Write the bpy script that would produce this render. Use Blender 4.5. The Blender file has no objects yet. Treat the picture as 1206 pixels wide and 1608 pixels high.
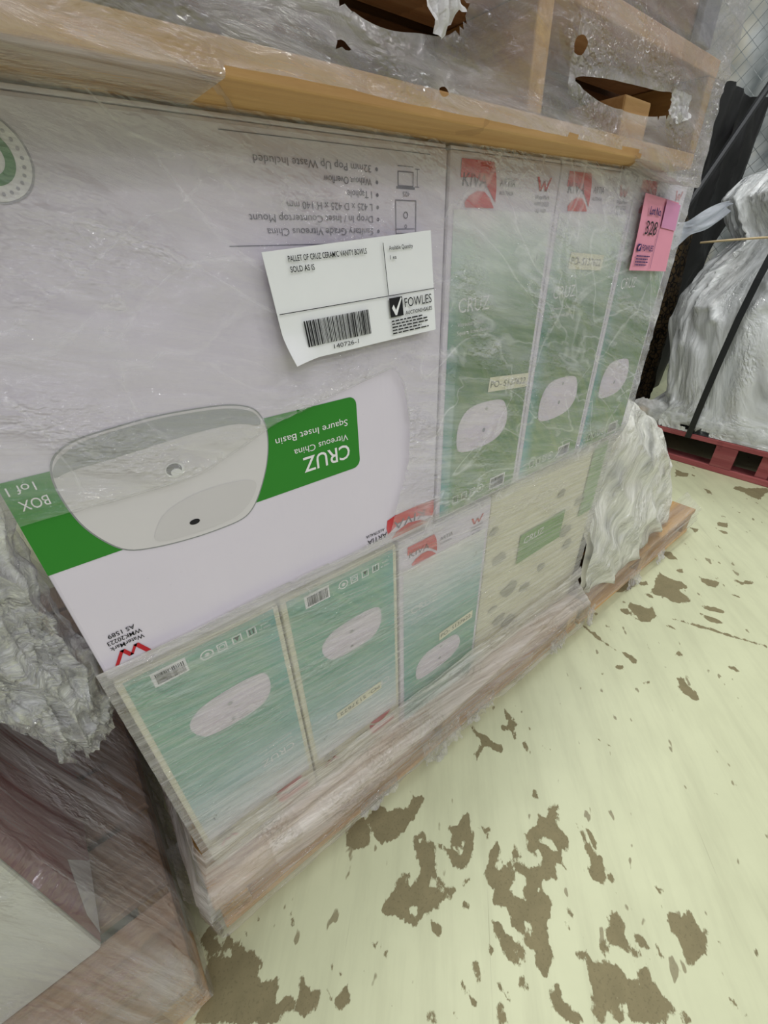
import bpy, bmesh, math, random
import numpy as np
from mathutils import Matrix, Vector

random.seed(7)
SC = bpy.context.scene
COL = SC.collection
H = 0.94

def lin(r, g, b):
    f = lambda c: (c/255/12.92) if c/255 <= 0.04045 else ((c/255+0.055)/1.055)**2.4
    return (f(r), f(g), f(b), 1.0)

# ---------------------------------------------------------------- camera
cam_d = bpy.data.cameras.new('camera')
cam = bpy.data.objects.new('camera', cam_d)
COL.objects.link(cam)
cam_d.sensor_fit = 'HORIZONTAL'
cam_d.sensor_width = 36.0
cam_d.lens = 666.0*36.0/1206.0
cam_d.clip_start = 0.01
cam.matrix_world = Matrix(((0.78791613, 0.34344862, -0.51110783, 0.0),
                           (-0.6150886, 0.39956543, -0.67971574, 0.0),
                           (-0.02922641, 0.84993559, 0.52607538, H),
                           (0, 0, 0, 1)))
SC.camera = cam

# ---------------------------------------------------------------- world, lights, exposure
w = bpy.data.worlds.new('world'); SC.world = w
w.use_nodes = True
w.node_tree.nodes['Background'].inputs['Color'].default_value = (0.80, 0.83, 0.86, 1)
w.node_tree.nodes['Background'].inputs['Strength'].default_value = 0.34

def area(name, loc, target, sx, sy, power, color=(1, 1, 1)):
    l = bpy.data.lights.new(name, 'AREA'); l.shape = 'RECTANGLE'
    l.size = sx; l.size_y = sy; l.energy = power; l.color = color
    o = bpy.data.objects.new(name, l); COL.objects.link(o)
    o.location = loc
    o.rotation_euler = (Vector(target)-Vector(loc)).to_track_quat('-Z', 'Y').to_euler()
    return o
area('ceiling_lamp', (1.6, -0.9, 4.2), (0.7, 0.2, 0.2), 1.4, 0.5, 30, (1.0, 0.98, 0.86))
area('ceiling_lamp', (-0.6, -2.6, 4.2), (0.3, 0.3, 0.5), 1.6, 0.6, 40, (0.95, 0.96, 1.0))
# unseen rows of small lamps, added to make glints on the film
for lx, ly in ((-3.2, -5.0), (-0.6, -5.4), (2.0, -5.0), (4.6, -4.6), (-1.8, -8.2), (1.0, -8.4), (3.8, -8.0)):
    area('glint_lamp', (lx, ly, 4.6), (lx*.4, 0, 0.2), 0.30, 0.20, 38, (0.97, 0.98, 1.0))
area('ceiling_lamp', (3.6, 0.9, 4.4), (2.4, 0.4, 0.5), 1.5, 0.6, 62, (0.93, 0.97, 1.0))
area('ceiling_lamp', (-2.6, 0.2, 3.8), (-0.2, 0.5, 0.4), 1.2, 0.5, 55, (1.0, 0.99, 0.97))  # unseen lamp added to brighten the film wad and the left load
area('ceiling_lamp', (1.35, 0.62, 4.4), (1.2, 0.3, 0.0), 0.7, 0.35, 46, (1.0, 0.99, 0.93))
area('ceiling_lamp', (0.1, 0.68, 4.4), (0.2, 0.2, 0.0), 0.7, 0.35, 42, (1.0, 0.99, 0.93))
SC.view_settings.view_transform = 'Standard'
SC.view_settings.look = 'None'
SC.view_settings.gamma = 1.0
SC.view_settings.use_curve_mapping = False
SC.view_settings.exposure = -0.38
try:
    SC.cycles.transparent_max_bounces = 24
except Exception:
    pass

# ---------------------------------------------------------------- helpers
def link(o, parent=None):
    COL.objects.link(o)
    if parent is not None:
        o.parent = parent
    return o

def tag(o, label=None, cat=None, group=None, kind=None):
    if label: o['label'] = label
    if cat: o['category'] = cat
    if group: o['group'] = group
    if kind: o['kind'] = kind
    return o

def thing(name, loc, label, cat, group=None):
    o = bpy.data.objects.new(name, None); COL.objects.link(o)
    o.location = loc; o.empty_display_size = 0.05
    return tag(o, label, cat, group)

def part(name, V, F, mat, parent=None, smooth=False, uv=None, attrs=None, label=None):
    """V in world coordinates; the object's origin is its parent's."""
    V = np.asarray(V, dtype=np.float64)
    if parent is not None:
        V = V - np.array(root_loc(parent))
    me = bpy.data.meshes.new(name)
    me.from_pydata(V.tolist(), [], [tuple(int(i) for i in f) for f in F])
    if smooth:
        me.polygons.foreach_set('use_smooth', [True]*len(me.polygons))
    if uv is not None:
        ul = me.uv_layers.new(name='UVMap')
        idx = np.zeros(len(me.loops), dtype=np.int32)
        me.loops.foreach_get('vertex_index', idx)
        ul.data.foreach_set('uv', np.asarray(uv)[idx].astype(np.float32).ravel())
    if attrs:
        for k, a in attrs.items():
            at = me.attributes.new(k, 'FLOAT', 'POINT')
            at.data.foreach_set('value', np.asarray(a, dtype=np.float32))
    me.materials.append(mat)
    me.update()
    o = bpy.data.objects.new(name, me)
    link(o, parent)
    if label: o['label'] = label
    return o

def root_loc(o):
    v = Vector(o.location); p = o.parent
    while p is not None:
        v = v + Vector(p.location); p = p.parent
    return v

class MB:
    """collects shapes in world coordinates, then links them as one mesh"""
    def __init__(s): s.V = []; s.F = []; s.UV = []
    def add(s, V, F, uv=None):
        n = len(s.V); s.V += [tuple(v) for v in V]; s.F += [tuple(i+n for i in f) for f in F]
        s.UV += [tuple(u) for u in uv] if uv is not None else [(v[0], v[2]) for v in V]
        return s
    def box(s, x0, x1, y0, y1, z0, z1, bev=0.0, rot=None, jit=0.0):
        bm = bmesh.new()
        bmesh.ops.create_cube(bm, size=1.0)
        for v in bm.verts:
            v.co = Vector((x0+(v.co.x+.5)*(x1-x0), y0+(v.co.y+.5)*(y1-y0), z0+(v.co.z+.5)*(z1-z0)))
            if jit: v.co += Vector([random.uniform(-jit, jit) for _ in range(3)])
        if bev:
            bmesh.ops.bevel(bm, geom=bm.edges[:], offset=bev, segments=2, profile=0.5, affect='EDGES')
        bm.verts.index_update()
        V = [rot(v.co) if rot else v.co.copy() for v in bm.verts]
        F = [[v.index for v in f.verts] for f in bm.faces]
        bm.free()
        return s.add(V, F)
    def tube(s, pts, r, n=8):
        pts = [Vector(p) for p in pts]; V = []; F = []
        rr = r if hasattr(r, '__len__') else [r]*len(pts)
        for i, p in enumerate(pts):
            d = (pts[min(i+1, len(pts)-1)]-pts[max(i-1, 0)]).normalized()
            a = d.orthogonal() if i == 0 else (a - d*a.dot(d))
            a = a.normalized(); b = d.cross(a)
            for k in range(n):
                t = 2*math.pi*k/n
                V.append(p + (a*math.cos(t)+b*math.sin(t))*rr[i])
        for i in range(len(pts)-1):
            for k in range(n):
                F.append((i*n+k, i*n+(k+1) % n, (i+1)*n+(k+1) % n, (i+1)*n+k))
        F.append(tuple(range(n))[::-1]); F.append(tuple((len(pts)-1)*n+k for k in range(n)))
        return s.add(V, F)
    def build(s, name, mat, parent=None, smooth=False, label=None):
        o = part(name, s.V, s.F, mat, parent, smooth, uv=s.UV, label=label)
        if any(k in name for k in ('lettering', 'barcode', 'smudges', 'rule_lines', 'red_logo', 'script')) and 'panel' not in name:
            o['kind'] = 'stuff'                    # print and blotches too fine to pick apart
        return o

# ---- numpy value noise
def _h(ix, iy, seed):
    n = (ix.astype(np.int64)*374761393 + iy.astype(np.int64)*668265263 + seed*982451653) & 0x7fffffff
    n = ((n ^ (n >> 13))*1274126177) & 0x7fffffff
    n = (n ^ (n >> 16)) & 0xffff
    return n/65535.0
def vn(x, y, seed=0):
    x = np.asarray(x, float); y = np.asarray(y, float)
    ix = np.floor(x); iy = np.floor(y); fx = x-ix; fy = y-iy
    fx = fx*fx*(3-2*fx); fy = fy*fy*(3-2*fy)
    a = _h(ix, iy, seed); b = _h(ix+1, iy, seed); c = _h(ix, iy+1, seed); d = _h(ix+1, iy+1, seed)
    return (a*(1-fx)+b*fx)*(1-fy)+(c*(1-fx)+d*fx)*fy
def fbm(x, y, seed=0, o=4):
    r = 0; a = 0.5; t = 0
    for i in range(o):
        r = r + a*vn(x*2**i, y*2**i, seed+i*17); t += a; a *= 0.5
    return r/t
def ridge(x, y, seed=0, p=3.0):
    return (1-np.abs(2*fbm(x, y, seed, 2)-1))**p
def sstep(a, b, x):
    t = np.clip((x-a)/(b-a), 0, 1); return t*t*(3-2*t)
def inpoly(px, py, poly):
    ins = np.zeros(px.shape, bool); n = len(poly)
    for i in range(n):
        x1, y1 = poly[i]; x2, y2 = poly[(i+1) % n]
        c = ((y1 > py) != (y2 > py)) & (px < (x2-x1)*(py-y1)/((y2-y1) if y2 != y1 else 1e-9)+x1)
        ins ^= c
    return ins
def polydist(px, py, poly):
    d = np.full(px.shape, 1e9); bx = px.copy(); by = py.copy(); n = len(poly)
    for i in range(n):
        x1, y1 = poly[i]; x2, y2 = poly[(i+1) % n]
        ex, ey = x2-x1, y2-y1; L = ex*ex+ey*ey+1e-12
        t = np.clip(((px-x1)*ex+(py-y1)*ey)/L, 0, 1)
        qx = x1+t*ex; qy = y1+t*ey; dd = np.hypot(px-qx, py-qy)
        m = dd < d
        d = np.where(m, dd, d); bx = np.where(m, qx, bx); by = np.where(m, qy, by)
    return d, bx, by
def smoothpoly(P, k=4, closed=True):
    out = []; n = len(P)
    for i in range(n if closed else n-1):
        p0 = P[(i-1) % n] if closed or i > 0 else P[i]
        p1 = P[i]; p2 = P[(i+1) % n]
        p3 = P[(i+2) % n] if closed or i+2 < n else P[i+1]
        for j in range(k):
            t = j/k
            out.append(tuple(0.5*((2*b)+(-a+c)*t+(2*a-5*b+4*c-d)*t*t+(-a+3*b-3*c+d)*t**3) for a, b, c, d in zip(p0, p1, p2, p3)))
    if not closed: out.append(tuple(P[-1]))
    return out

# ---------------------------------------------------------------- materials
def nt(name):
    m = bpy.data.materials.new(name); m.use_nodes = True
    t = m.node_tree; t.nodes.clear()
    out = t.nodes.new('ShaderNodeOutputMaterial')
    return m, t, out
def N(t, typ, **kw):
    n = t.nodes.new(typ)
    for k, v in kw.items():
        if k in n.inputs.keys() if hasattr(n.inputs, 'keys') else False:
            n.inputs[k].default_value = v
        else:
            setattr(n, k, v)
    return n
def ramp(t, fac, stops, interp='LINEAR'):
    r = t.nodes.new('ShaderNodeValToRGB'); r.color_ramp.interpolation = interp
    e = r.color_ramp.elements
    e[0].position, e[0].color = stops[0][0], stops[0][1]
    e[1].position, e[1].color = stops[-1][0], stops[-1][1]
    for p, c in stops[1:-1]:
        q = e.new(p); q.color = c
    t.links.new(fac, r.inputs['Fac'])
    return r.outputs['Color']
def mapping(t, kind, scale, rot=(0, 0, 0), loc=(0, 0, 0)):
    tc = t.nodes.new('ShaderNodeTexCoord'); mp = t.nodes.new('ShaderNodeMapping')
    mp.inputs['Scale'].default_value = scale
    mp.inputs['Location'].default_value = loc
    src = tc.outputs[kind]
    if any(rot):                                   # turn first, stretch afterwards
        m0 = t.nodes.new('ShaderNodeMapping'); m0.inputs['Rotation'].default_value = rot
        t.links.new(src, m0.inputs['Vector']); src = m0.outputs['Vector']
    t.links.new(src, mp.inputs['Vector'])
    return mp.outputs['Vector']
def noise(t, vec, scale, detail=4, rough=0.5, dist=0.0):
    n = t.nodes.new('ShaderNodeTexNoise')
    n.inputs['Scale'].default_value = scale; n.inputs['Detail'].default_value = detail
    n.inputs['Roughness'].default_value = rough; n.inputs['Distortion'].default_value = dist
    if vec is not None: t.links.new(vec, n.inputs['Vector'])
    return n.outputs['Fac']
def mth(t, op, a, b=None, c=None, clamp=False):
    n = t.nodes.new('ShaderNodeMath'); n.operation = op; n.use_clamp = clamp
    for i, x in enumerate((a, b, c)):
        if x is None: continue
        if isinstance(x, (int, float)): n.inputs[i].default_value = x
        else: t.links.new(x, n.inputs[i])
    return n.outputs[0]
def mixc(t, fac, a, b, mode='MIX'):
    n = t.nodes.new('ShaderNodeMix'); n.data_type = 'RGBA'; n.blend_type = mode
    for k, x in (('Factor', fac), ('A', a), ('B', b)):
        s = [i for i in n.inputs if i.name == k and (i.type == 'RGBA' if k != 'Factor' else i.type == 'VALUE')][0]
        if isinstance(x, (int, float)): s.default_value = x
        elif isinstance(x, tuple): s.default_value = x
        else: t.links.new(x, s)
    return [o for o in n.outputs if o.type == 'RGBA'][0]
def principled(t, out, color, rough=0.6, spec=0.3, bump=None, bstr=0.2, bdist=0.002, metal=0.0):
    p = t.nodes.new('ShaderNodeBsdfPrincipled')
    if isinstance(color, tuple): p.inputs['Base Color'].default_value = color
    else: t.links.new(color, p.inputs['Base Color'])
    if isinstance(rough, (int, float)): p.inputs['Roughness'].default_value = rough
    else: t.links.new(rough, p.inputs['Roughness'])
    p.inputs['Specular IOR Level'].default_value = spec
    p.inputs['Metallic'].default_value = metal
    if bump is not None:
        b = t.nodes.new('ShaderNodeBump'); b.inputs['Strength'].default_value = bstr
        b.inputs['Distance'].default_value = bdist
        t.links.new(bump, b.inputs['Height']); t.links.new(b.outputs[0], p.inputs['Normal'])
    t.links.new(p.outputs[0], out.inputs['Surface'])
    return p
_flat = {}
def flat(name, c, rough=0.6, spec=0.2, metal=0.0):
    if name in _flat: return _flat[name]
    m, t, out = nt(name)
    v = mapping(t, 'Object', (1, 1, 1))
    n = noise(t, v, 60, 3)
    col = mixc(t, mth(t, 'MULTIPLY', n, 0.12), c, tuple(x*0.7 for x in c[:3])+(1,))
    principled(t, out, col, rough, spec, metal=metal)
    _flat[name] = m
    return m
def board_mat(name, c, c2, bstr=0.25):
    m, t, out = nt(name)
    v = mapping(t, 'Object', (1, 1, 1))
    n = noise(t, v, 14, 5)
    v2 = mapping(t, 'Object', (110, 110, 1.5))
    flute = noise(t, v2, 1.0, 1)
    speck = noise(t, mapping(t, 'Object', (1, 1, 1)), 420, 2)
    col = mixc(t, mth(t, 'MULTIPLY', n, 0.55), c, c2)
    col = mixc(t, mth(t, 'MULTIPLY', mth(t, 'GREATER_THAN', speck, 0.74), 0.12), col, tuple(x*.5 for x in c[:3])+(1,))
    principled(t, out, col, 0.55, 0.25, bump=mth(t, 'ADD', flute, n), bstr=bstr, bdist=0.0012)
    return m
def wood(name, axis, c1, c2, c3, rough=0.7):
    m, t, out = nt(name)
    s = {'x': (1.2, 26, 26), 'y': (26, 1.2, 26), 'z': (26, 26, 1.2)}[axis]
    oi = t.nodes.new('ShaderNodeObjectInfo')
    tc = t.nodes.new('ShaderNodeTexCoord'); mp = t.nodes.new('ShaderNodeMapping')
    mp.inputs['Scale'].default_value = s
    t.links.new(tc.outputs['Object'], mp.inputs['Vector'])
    cb = t.nodes.new('ShaderNodeCombineXYZ')
    r = mth(t, 'MULTIPLY', oi.outputs['Random'], 31.0)
    for i in range(3): t.links.new(r, cb.inputs[i])
    t.links.new(cb.outputs[0], mp.inputs['Location'])
    g = noise(t, mp.outputs[0], 1.6, 6, 0.6, 0.6)
    g2 = noise(t, mp.outputs[0], 7.0, 3, 0.6)
    col = ramp(t, g, [(0.25, c1), (0.5, c2), (0.75, c3)])
    col = mixc(t, mth(t, 'MULTIPLY', g2, 0.35), col, tuple(x*.55 for x in c1[:3])+(1,))
    stain = noise(t, mapping(t, 'Object', (1, 1, 1)), 9, 4)
    col = mixc(t, mth(t, 'MULTIPLY', mth(t, 'GREATER_THAN', stain, 0.62), 0.25), col, tuple(x*.45 for x in c1[:3])+(1,))
    hv = t.nodes.new('ShaderNodeHueSaturation')
    t.links.new(col, hv.inputs['Color'])
    t.links.new(mth(t, 'ADD', mth(t, 'MULTIPLY', oi.outputs['Random'], 0.3), 0.85), hv.inputs['Value'])
    principled(t, out, hv.outputs[0], rough, 0.2, bump=mth(t, 'ADD', g, g2), bstr=0.5, bdist=0.0015)
    return m
def film(name, base=0.3, streak=0.3, rot=0.0, sc=(3, 60), tint=(0.9, 0.9, 0.93, 1), rough=0.16,
         bump=0.5, bs=(14, 60), gloss=1.0, crackle=0.0, lines=0.0, thru=0.4, glint=0.0):
    """clear stretch film: see-through, a milky share where layers pile up, glossy crinkles"""
    m, t, out = nt(name)
    at = t.nodes.new('ShaderNodeAttribute'); at.attribute_name = 'haze'
    v = mapping(t, 'UV', (sc[0], sc[1], 1), (0, 0, rot))
    s1 = noise(t, v, 1.0, 6, 0.62, 0.35)
    v2 = mapping(t, 'UV', (sc[0]*3.2, sc[1]*4.0, 1), (0, 0, rot+0.06))
    s2 = noise(t, v2, 1.0, 3, 0.6)
    v3 = mapping(t, 'UV', (bs[0], bs[1], 1), (0, 0, rot*0.8+0.12))
    wr = noise(t, v3, 1.0, 7, 0.6, 1.1)
    st = mth(t, 'MULTIPLY', mth(t, 'SUBTRACT', mth(t, 'ADD', mth(t, 'MULTIPLY', s1, 0.7), mth(t, 'MULTIPLY', s2, 0.3)), 0.5), streak*4.0)
    if lines:                                      # wrinkle highlights, painted into the haze as thin white lines
        v4 = mapping(t, 'UV', (sc[0]*1.3, sc[1]*.35, 1), (0, 0, rot+.35))
        ln = noise(t, v4, 1.0, 3, 0.5, 0.8)
        v5 = mapping(t, 'UV', (sc[0]*1.5, sc[1]*.25, 1), (0, 0, rot-.5))
        ln5 = noise(t, v5, 1.0, 3, 0.5, 0.8)
        for q_ in (ln, ln5):
            c_ = mth(t, 'SUBTRACT', 1.0, mth(t, 'MULTIPLY', mth(t, 'ABSOLUTE', mth(t, 'SUBTRACT', q_, 0.5)), 60.0), clamp=True)
            st = mth(t, 'ADD', st, mth(t, 'MULTIPLY', c_, lines))
    hz = mth(t, 'MULTIPLY', mth(t, 'ADD', st, base), at.outputs['Fac'])
    hz = mth(t, 'MINIMUM', mth(t, 'MAXIMUM', hz, 0.02), 0.92)
    hgt = mth(t, 'ADD', wr, mth(t, 'MULTIPLY', s2, 0.35))
    if crackle:
        vo = t.nodes.new('ShaderNodeTexVoronoi'); vo.feature = 'DISTANCE_TO_EDGE'
        vo.inputs['Scale'].default_value = 1.0
        t.links.new(mapping(t, 'UV', (crackle*0.5, crackle, 1), (0, 0, rot)), vo.inputs['Vector'])
        hgt = mth(t, 'ADD', hgt, mth(t, 'MULTIPLY', mth(t, 'MINIMUM', vo.outputs['Distance'], 0.25), 1.6))
    if glint:                                      # patches of tight crinkles that catch the lamps
        g1 = noise(t, mapping(t, 'UV', (80, 130, 1), (0, 0, rot)), 1.0, 2, 0.6)
        gm = noise(t, mapping(t, 'UV', (7, 16, 1), (0, 0, rot+.4)), 1.0, 2, 0.5)
        gm = mth(t, 'MULTIPLY', mth(t, 'SUBTRACT', gm, 0.46), 6.0, clamp=True)
        hgt = mth(t, 'ADD', hgt, mth(t, 'MULTIPLY', mth(t, 'MULTIPLY', g1, gm), glint))
    b = t.nodes.new('ShaderNodeBump'); b.inputs['Strength'].default_value = bump
    b.inputs['Distance'].default_value = 0.006
    t.links.new(hgt, b.inputs['Height'])
    tr = t.nodes.new('ShaderNodeBsdfTransparent'); tr.inputs[0].default_value = (0.97, 0.97, 0.97, 1)
    df = t.nodes.new('ShaderNodeBsdfDiffuse'); df.inputs[0].default_value = tint
    tl = t.nodes.new('ShaderNodeBsdfTranslucent'); tl.inputs[0].default_value = tint
    t.links.new(b.outputs[0], df.inputs['Normal'])
    a = t.nodes.new('ShaderNodeMixShader'); a.inputs[0].default_value = thru
    t.links.new(df.outputs[0], a.inputs[1]); t.links.new(tl.outputs[0], a.inputs[2])
    mx = t.nodes.new('ShaderNodeMixShader'); t.links.new(hz, mx.inputs[0])
    t.links.new(tr.outputs[0], mx.inputs[1]); t.links.new(a.outputs[0], mx.inputs[2])
    gl = t.nodes.new('ShaderNodeBsdfGlossy'); gl.inputs['Roughness'].default_value = rough
    t.links.new(b.outputs[0], gl.inputs['Normal'])
    fr = t.nodes.new('ShaderNodeFresnel'); fr.inputs['IOR'].default_value = 1.45
    t.links.new(b.outputs[0], fr.inputs['Normal'])
    m2 = t.nodes.new('ShaderNodeMixShader')
    t.links.new(mth(t, 'MULTIPLY', mth(t, 'MINIMUM', fr.outputs[0], 0.10), 1.1*gloss, clamp=True), m2.inputs[0])
    t.links.new(mx.outputs[0], m2.inputs[1]); t.links.new(gl.outputs[0], m2.inputs[2])
    t.links.new(m2.outputs[0], out.inputs['Surface'])
    return m

def sheet(name, X, Y, Z, mat, parent, U=None, W=None, haze=None, hide=None, label=None, close=False):
    """a grid surface; hide = boolean per vertex, cells touching it are cut away"""
    nu, nv = X.shape
    V = np.stack([X, Y, Z], -1).reshape(-1, 3)
    idx = np.arange(nu*nv).reshape(nu, nv)
    if close: idx = np.vstack([idx, idx[:1]])
    q = np.stack([idx[:-1, :-1], idx[1:, :-1], idx[1:, 1:], idx[:-1, 1:]], -1).reshape(-1, 4)
    if hide is not None:
        hd = hide.reshape(-1)
        q = q[~hd[q].any(axis=1)]
    uv = np.stack([(U if U is not None else X), (W if W is not None else Z)], -1).reshape(-1, 2)
    hz = np.ones(nu*nv) if haze is None else haze.reshape(-1)
    used = np.zeros(nu*nv, bool); used[q.ravel()] = True
    remap = np.cumsum(used)-1
    return part(name, V[used], remap[q], mat, parent, True, uv=uv[used], attrs={'haze': hz[used]}, label=label)

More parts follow.
